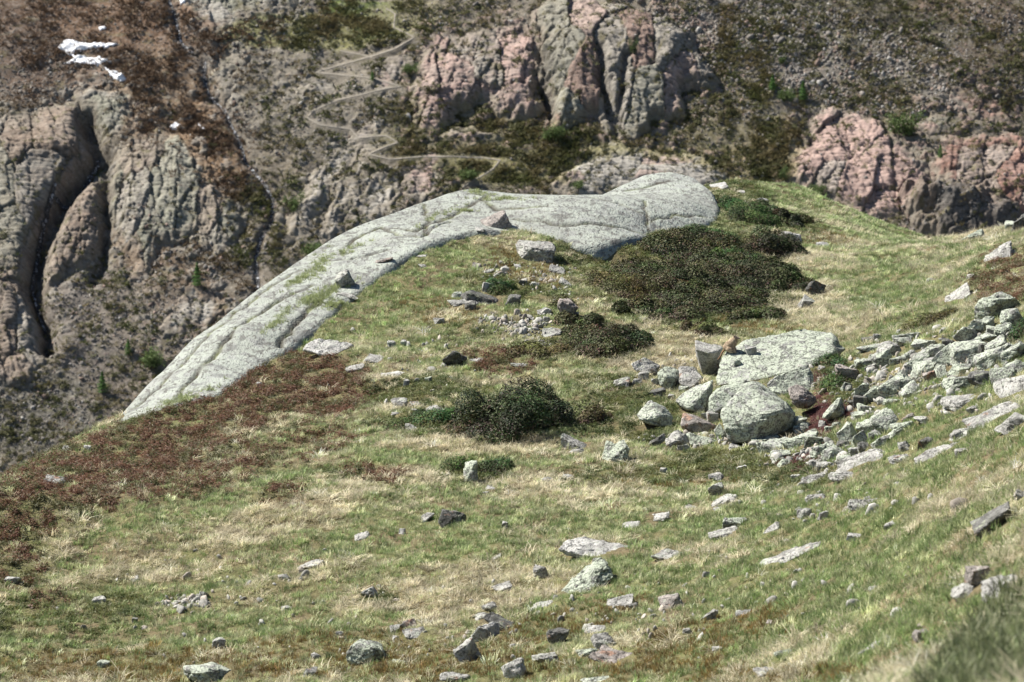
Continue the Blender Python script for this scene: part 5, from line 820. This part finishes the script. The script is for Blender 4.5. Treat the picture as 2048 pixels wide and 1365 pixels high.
# ------------------------------------------------------------------ trees and bushes on the mountain
def far_tree(u, v, w_, h_, kind, label):
    rg = np.random.default_rng(int(u * 3 + v)); base = mount_at(np.array([u]), np.array([v + h_ * .5]))[0]; k = base[1] / FPX; Hh = h_ * k * 1.1; W = w_ * k; root = empty({'c': "conifer", 'b': "bush"}[kind], base)
    n = 1500 if kind == 'c' else 1100; t = rg.uniform(0, 1, n)
    if kind == 'c':
        z = Hh * (.08 + .92 * t); rad = W / 2 * (1 - t) ** .8 * (.8 + .35 * np.sin(t * 38 + rg.uniform(0, 6))) + .03; a = rg.uniform(0, 6.28, n); r = rad * np.sqrt(rg.uniform(.15, 1, n)) * (1 + .25 * np.sin(3 * a + t * 9)); C = np.c_[r * np.cos(a), r * np.sin(a), z - .25 * r]
    else:
        lob = rg.normal(0, .3, (9, 3)) * [W, W, Hh * .5] + [0, 0, Hh * .45]; C = lob[rg.integers(0, 9, n)] + rg.normal(0, .16, (n, 3)) * [W, W, Hh]; C[:, 2] = np.abs(C[:, 2])
    Nn = rg.normal(size=(n, 3)) + [0, 0, .4]; Nn /= np.linalg.norm(Nn, axis=1)[:, None]; col = np.array((.10, .19, .055) if kind == 'c' else (.10, .14, .05)) * rg.uniform(.45, 1.6, (n, 1))
    link("crown", leaf_mesh("crown", C, Nn, W * rg.uniform(.035, .09, n), .4, col, rg), MAT_FARLEAF, root)
    tr_ = [(0, 0, -.3), (rg.normal(0, .03), 0, Hh * .5), (0, 0, Hh * (.92 if kind == 'c' else .6))]; v_, f_ = tube(tr_, .05 * W + .02, .012, 6)
    for q in range(7 if kind == 'c' else 5):
        zz = Hh * (.15 + .6 * q / 7); a = rg.uniform(0, 6.28); L = W * .38 * (1 - .8 * q / 8); b_, g_ = tube([(0, 0, zz), (L * .6 * math.cos(a), L * .6 * math.sin(a), zz + .05), (L * math.cos(a), L * math.sin(a), zz)], .02, .006, 4); o_ = len(v_); v_ = v_ + b_; f_ = f_ + [tuple(i + o_ for i in f) for f in g_]
    link("trunk", mesh_np("trunk", v_, f_), MAT_WOOD, root); tag(root, label, "tree" if kind == 'c' else "bush", "trees and bushes on the mountainside"); return root
m = NT("far_leaf"); c = m.attr("col"); p_ = m.principled(c, .7, None, .2); tr = m.n("ShaderNodeBsdfTranslucent"); m.l(c, tr.inputs[0]); mx = m.n("ShaderNodeMixShader"); mx.inputs[0].default_value = .3; m.l(p_.outputs[0], mx.inputs[1]); m.l(tr.outputs[0], mx.inputs[2]); m.l(mx.outputs[0], m.out.inputs[0]); MAT_FARLEAF = m.m
for e in [(395,560,24,44,'c',"small bright green conifer left of the stream above the dome's flank"),(204,762,24,40,'c',"small dark conifer low on the scree at the left"),(1606,180,22,36,'c',"small conifer on the scree right of the central crag"),(1570,190,30,26,'b',"green bush left of the conifer on the right scree"),(1545,172,20,28,'c',"pale young conifer left of the two green plants"),(1805,246,46,46,'b',"big green bush beside the rounded pink knob"),(1265,130,16,34,'b',"green bush growing on the central crag"),(585,405,32,30,'b',"round bush left of the pale ribbed slabs"),(628,495,36,32,'b',"round green bush on the brow above the dome's flank"),(305,712,44,34,'b',"green bush beside the dome's lower flank"),(256,692,18,30,'c',"thin pale conifer left of the green bush"),(1156,372,24,22,'b',"dark green bush just behind the dome crest"),(1566,346,20,24,'b',"green bush at the left foot of the pink slab"),(1565,120,14,16,'b',"tiny bush in the middle of the right scree"),(745,158,12,18,'c',"tiny conifer by the upper zigzag of the path"),(818,140,26,24,'b',"dark bush at the left edge of the central crag"),(1640,378,26,20,'b',"low green bush at the brow under the pink slab"),(1880,310,14,24,'c',"thin conifer on the crag at the right edge"),(1100,262,40,30,'b',"wide green bush under the middle of the central crag"),(940,352,34,22,'b',"bush inside the lowest path bend")]:
    far_tree(*e)

# ------------------------------------------------------------------ path, stream, waterfall and snow on the mountain
def resample(poly, step):
    out = []; poly = [np.array(p, float) for p in poly]; n = len(poly)
    for k in range(n - 1):
        p0, p1, p2, p3 = poly[max(k - 1, 0)], poly[k], poly[k + 1], poly[min(k + 2, n - 1)]; c = max(2, int(np.linalg.norm(p2 - p1) / step)); t_ = .15
        for t in np.arange(c) / c:
            m1, m2 = (p2 - p0) * t_ * .5, (p3 - p1) * t_ * .5; out.append((2*t**3-3*t**2+1)*p1 + (t**3-2*t**2+t)*m1 + (-2*t**3+3*t**2)*p2 + (t**3-t**2)*m2)
    return np.array(out + [poly[-1]])
def ribbon(name, poly, wd, lift, mat, jitter=.25, seed=1, cross=4, thick=0.0):
    rg = np.random.default_rng(seed); q = resample(poly, 3.5); t = np.gradient(q, axis=0); t /= np.linalg.norm(t, axis=1)[:, None] + 1e-9; nn = np.c_[-t[:, 1], t[:, 0]]
    wv_ = wd * (1 + jitter * n2(np.arange(len(q)) * 1.0, np.zeros(len(q)), 3.0, seed)); rows = []
    for k in range(cross + 1):
        f = k / cross - .5; pq = q + nn * (f * wv_)[:, None]; rows.append(mount_at(pq[:, 0], pq[:, 1]) + MN * (lift - thick * (2 * abs(f)) ** 2))
    V = np.stack(rows, 1).reshape(-1, 3); return link(name, mesh_np(name, V, grid_faces(cross + 1, len(q))), mat)
m = NT("trail_gravel"); tc = m.n("ShaderNodeTexCoord").outputs["Object"]; m.principled(m.mix(m.noise(tc, 2.2, 5, .7), (.21, .185, .15), (.34, .305, .255)), .95, m.bump(m.noise(tc, 8, 4), .6, .1)); MAT_TR = m.m
tag(ribbon("path", PATH_M[0], 2.7, .09, MAT_TR, .7, 3, 4, .04), "narrow pale hiking path zigzagging up the mountainside", "path", kind="structure"); tag(ribbon("path", PATH_M[1], 2.4, .07, MAT_TR, .5, 4, 4, .04), "short faint path joining the zigzag from the left", "path", kind="structure")
m = NT("white_water"); tc = m.n("ShaderNodeTexCoord").outputs["Object"]; f = m.noise(tc, 2.4, 6, .75, .6); m.principled(m.mix(m.ramp(f, .53, .63), (.035, .032, .032), (.72, .74, .78)), m.ramp(f, .45, .6, .12, .7), m.bump(f, .9, .4), .5); MAT_WW = m.m
tag(ribbon("stream", STREAM_M[4:], 6.0, .16, MAT_WW, .6, 5, 4), "foaming mountain stream tumbling down beside the ribbed cliff", "stream", kind="structure")
tag(ribbon("stream", STREAM_M[:4], 6.0, .16, MAT_WW, .6, 6, 4), "short upper reach of the stream near the top edge", "stream", kind="structure")
tag(ribbon("waterfall", [(196,300),(182,330),(168,352),(140,392),(112,398)], 6, .7, MAT_WW, .6, 7, 4), "thin white waterfall in the dark gully at the left", "waterfall", kind="structure")
tag(ribbon("waterfall", [(112,380),(100,410),(88,440),(74,490),(62,560),(88,640)], 5, .7, MAT_WW, .7, 8, 4), "lower thread of the waterfall running down the gully", "waterfall", kind="structure")
m = NT("old_snow"); tc = m.n("ShaderNodeTexCoord").outputs["Object"]; f = m.noise(tc, .9, 5, .6); m.principled(m.mix(m.ramp(m.noise(tc, 2.5, 5, .7), .6, .75), m.mix(f, (.66, .67, .70), (.86, .86, .87)), (.42, .38, .33)), .6, m.bump(m.noise(tc, 1.5, 4), .5, .3), .3); MAT_SN = m.m
def snow(poly, label, thick=.24):
    xs = [p[0] for p in poly]; ys_ = [p[1] for p in poly]; a, b = np.meshgrid(np.arange(min(xs) - 4, max(xs) + 5, 1.2), np.arange(min(ys_) - 4, max(ys_) + 5, 1.2)); s = sdist(a + 3.5 * n2(a, b, 9, 601, 3), b + 3.5 * n2(a, b, 9, 602, 3), poly)
    pos = mount_at(a, b) + MN * (thick * np.minimum(1, np.sqrt(np.maximum(s, 0) / 3.0)) - .06 + .14 * (s > 0))[..., None]; F = grid_faces(a.shape[1], a.shape[0])[:, ::-1]; F = F[(s.ravel()[F] > -.8).all(1)]; V, F = compact(pos.reshape(-1, 3), F); tag(link("snow_patch", mesh_np("snow_patch", V, F), MAT_SN), label, "snow patch", "old snow patches")
snow([(114,94),(128,80),(140,76),(160,82),(200,87),(238,92),(215,99),(170,98),(148,103),(150,112),(190,117),(226,128),(190,132),(126,124),(150,116),(128,102)], "large forked white snow patch on the brown slope at upper left")
snow([(208,136),(226,143),(255,165),(242,170),(222,157)], "narrow white snow strip below the forked snow patch")
snow([(338,258),(350,246),(366,252),(352,262)], "tiny snow patch on top of the ribbed cliff"); snow([(394,246),(404,255),(414,268),(402,266)], "tiny snow patch right of the ribbed cliff's top", .25); snow([(195,50),(210,47),(214,55),(201,56)], "tiny snow fleck above the forked patch", .25); snow([(360,2),(376,-2),(371,12),(362,16)], "tiny snow fleck at the top edge beside the stream", .25)
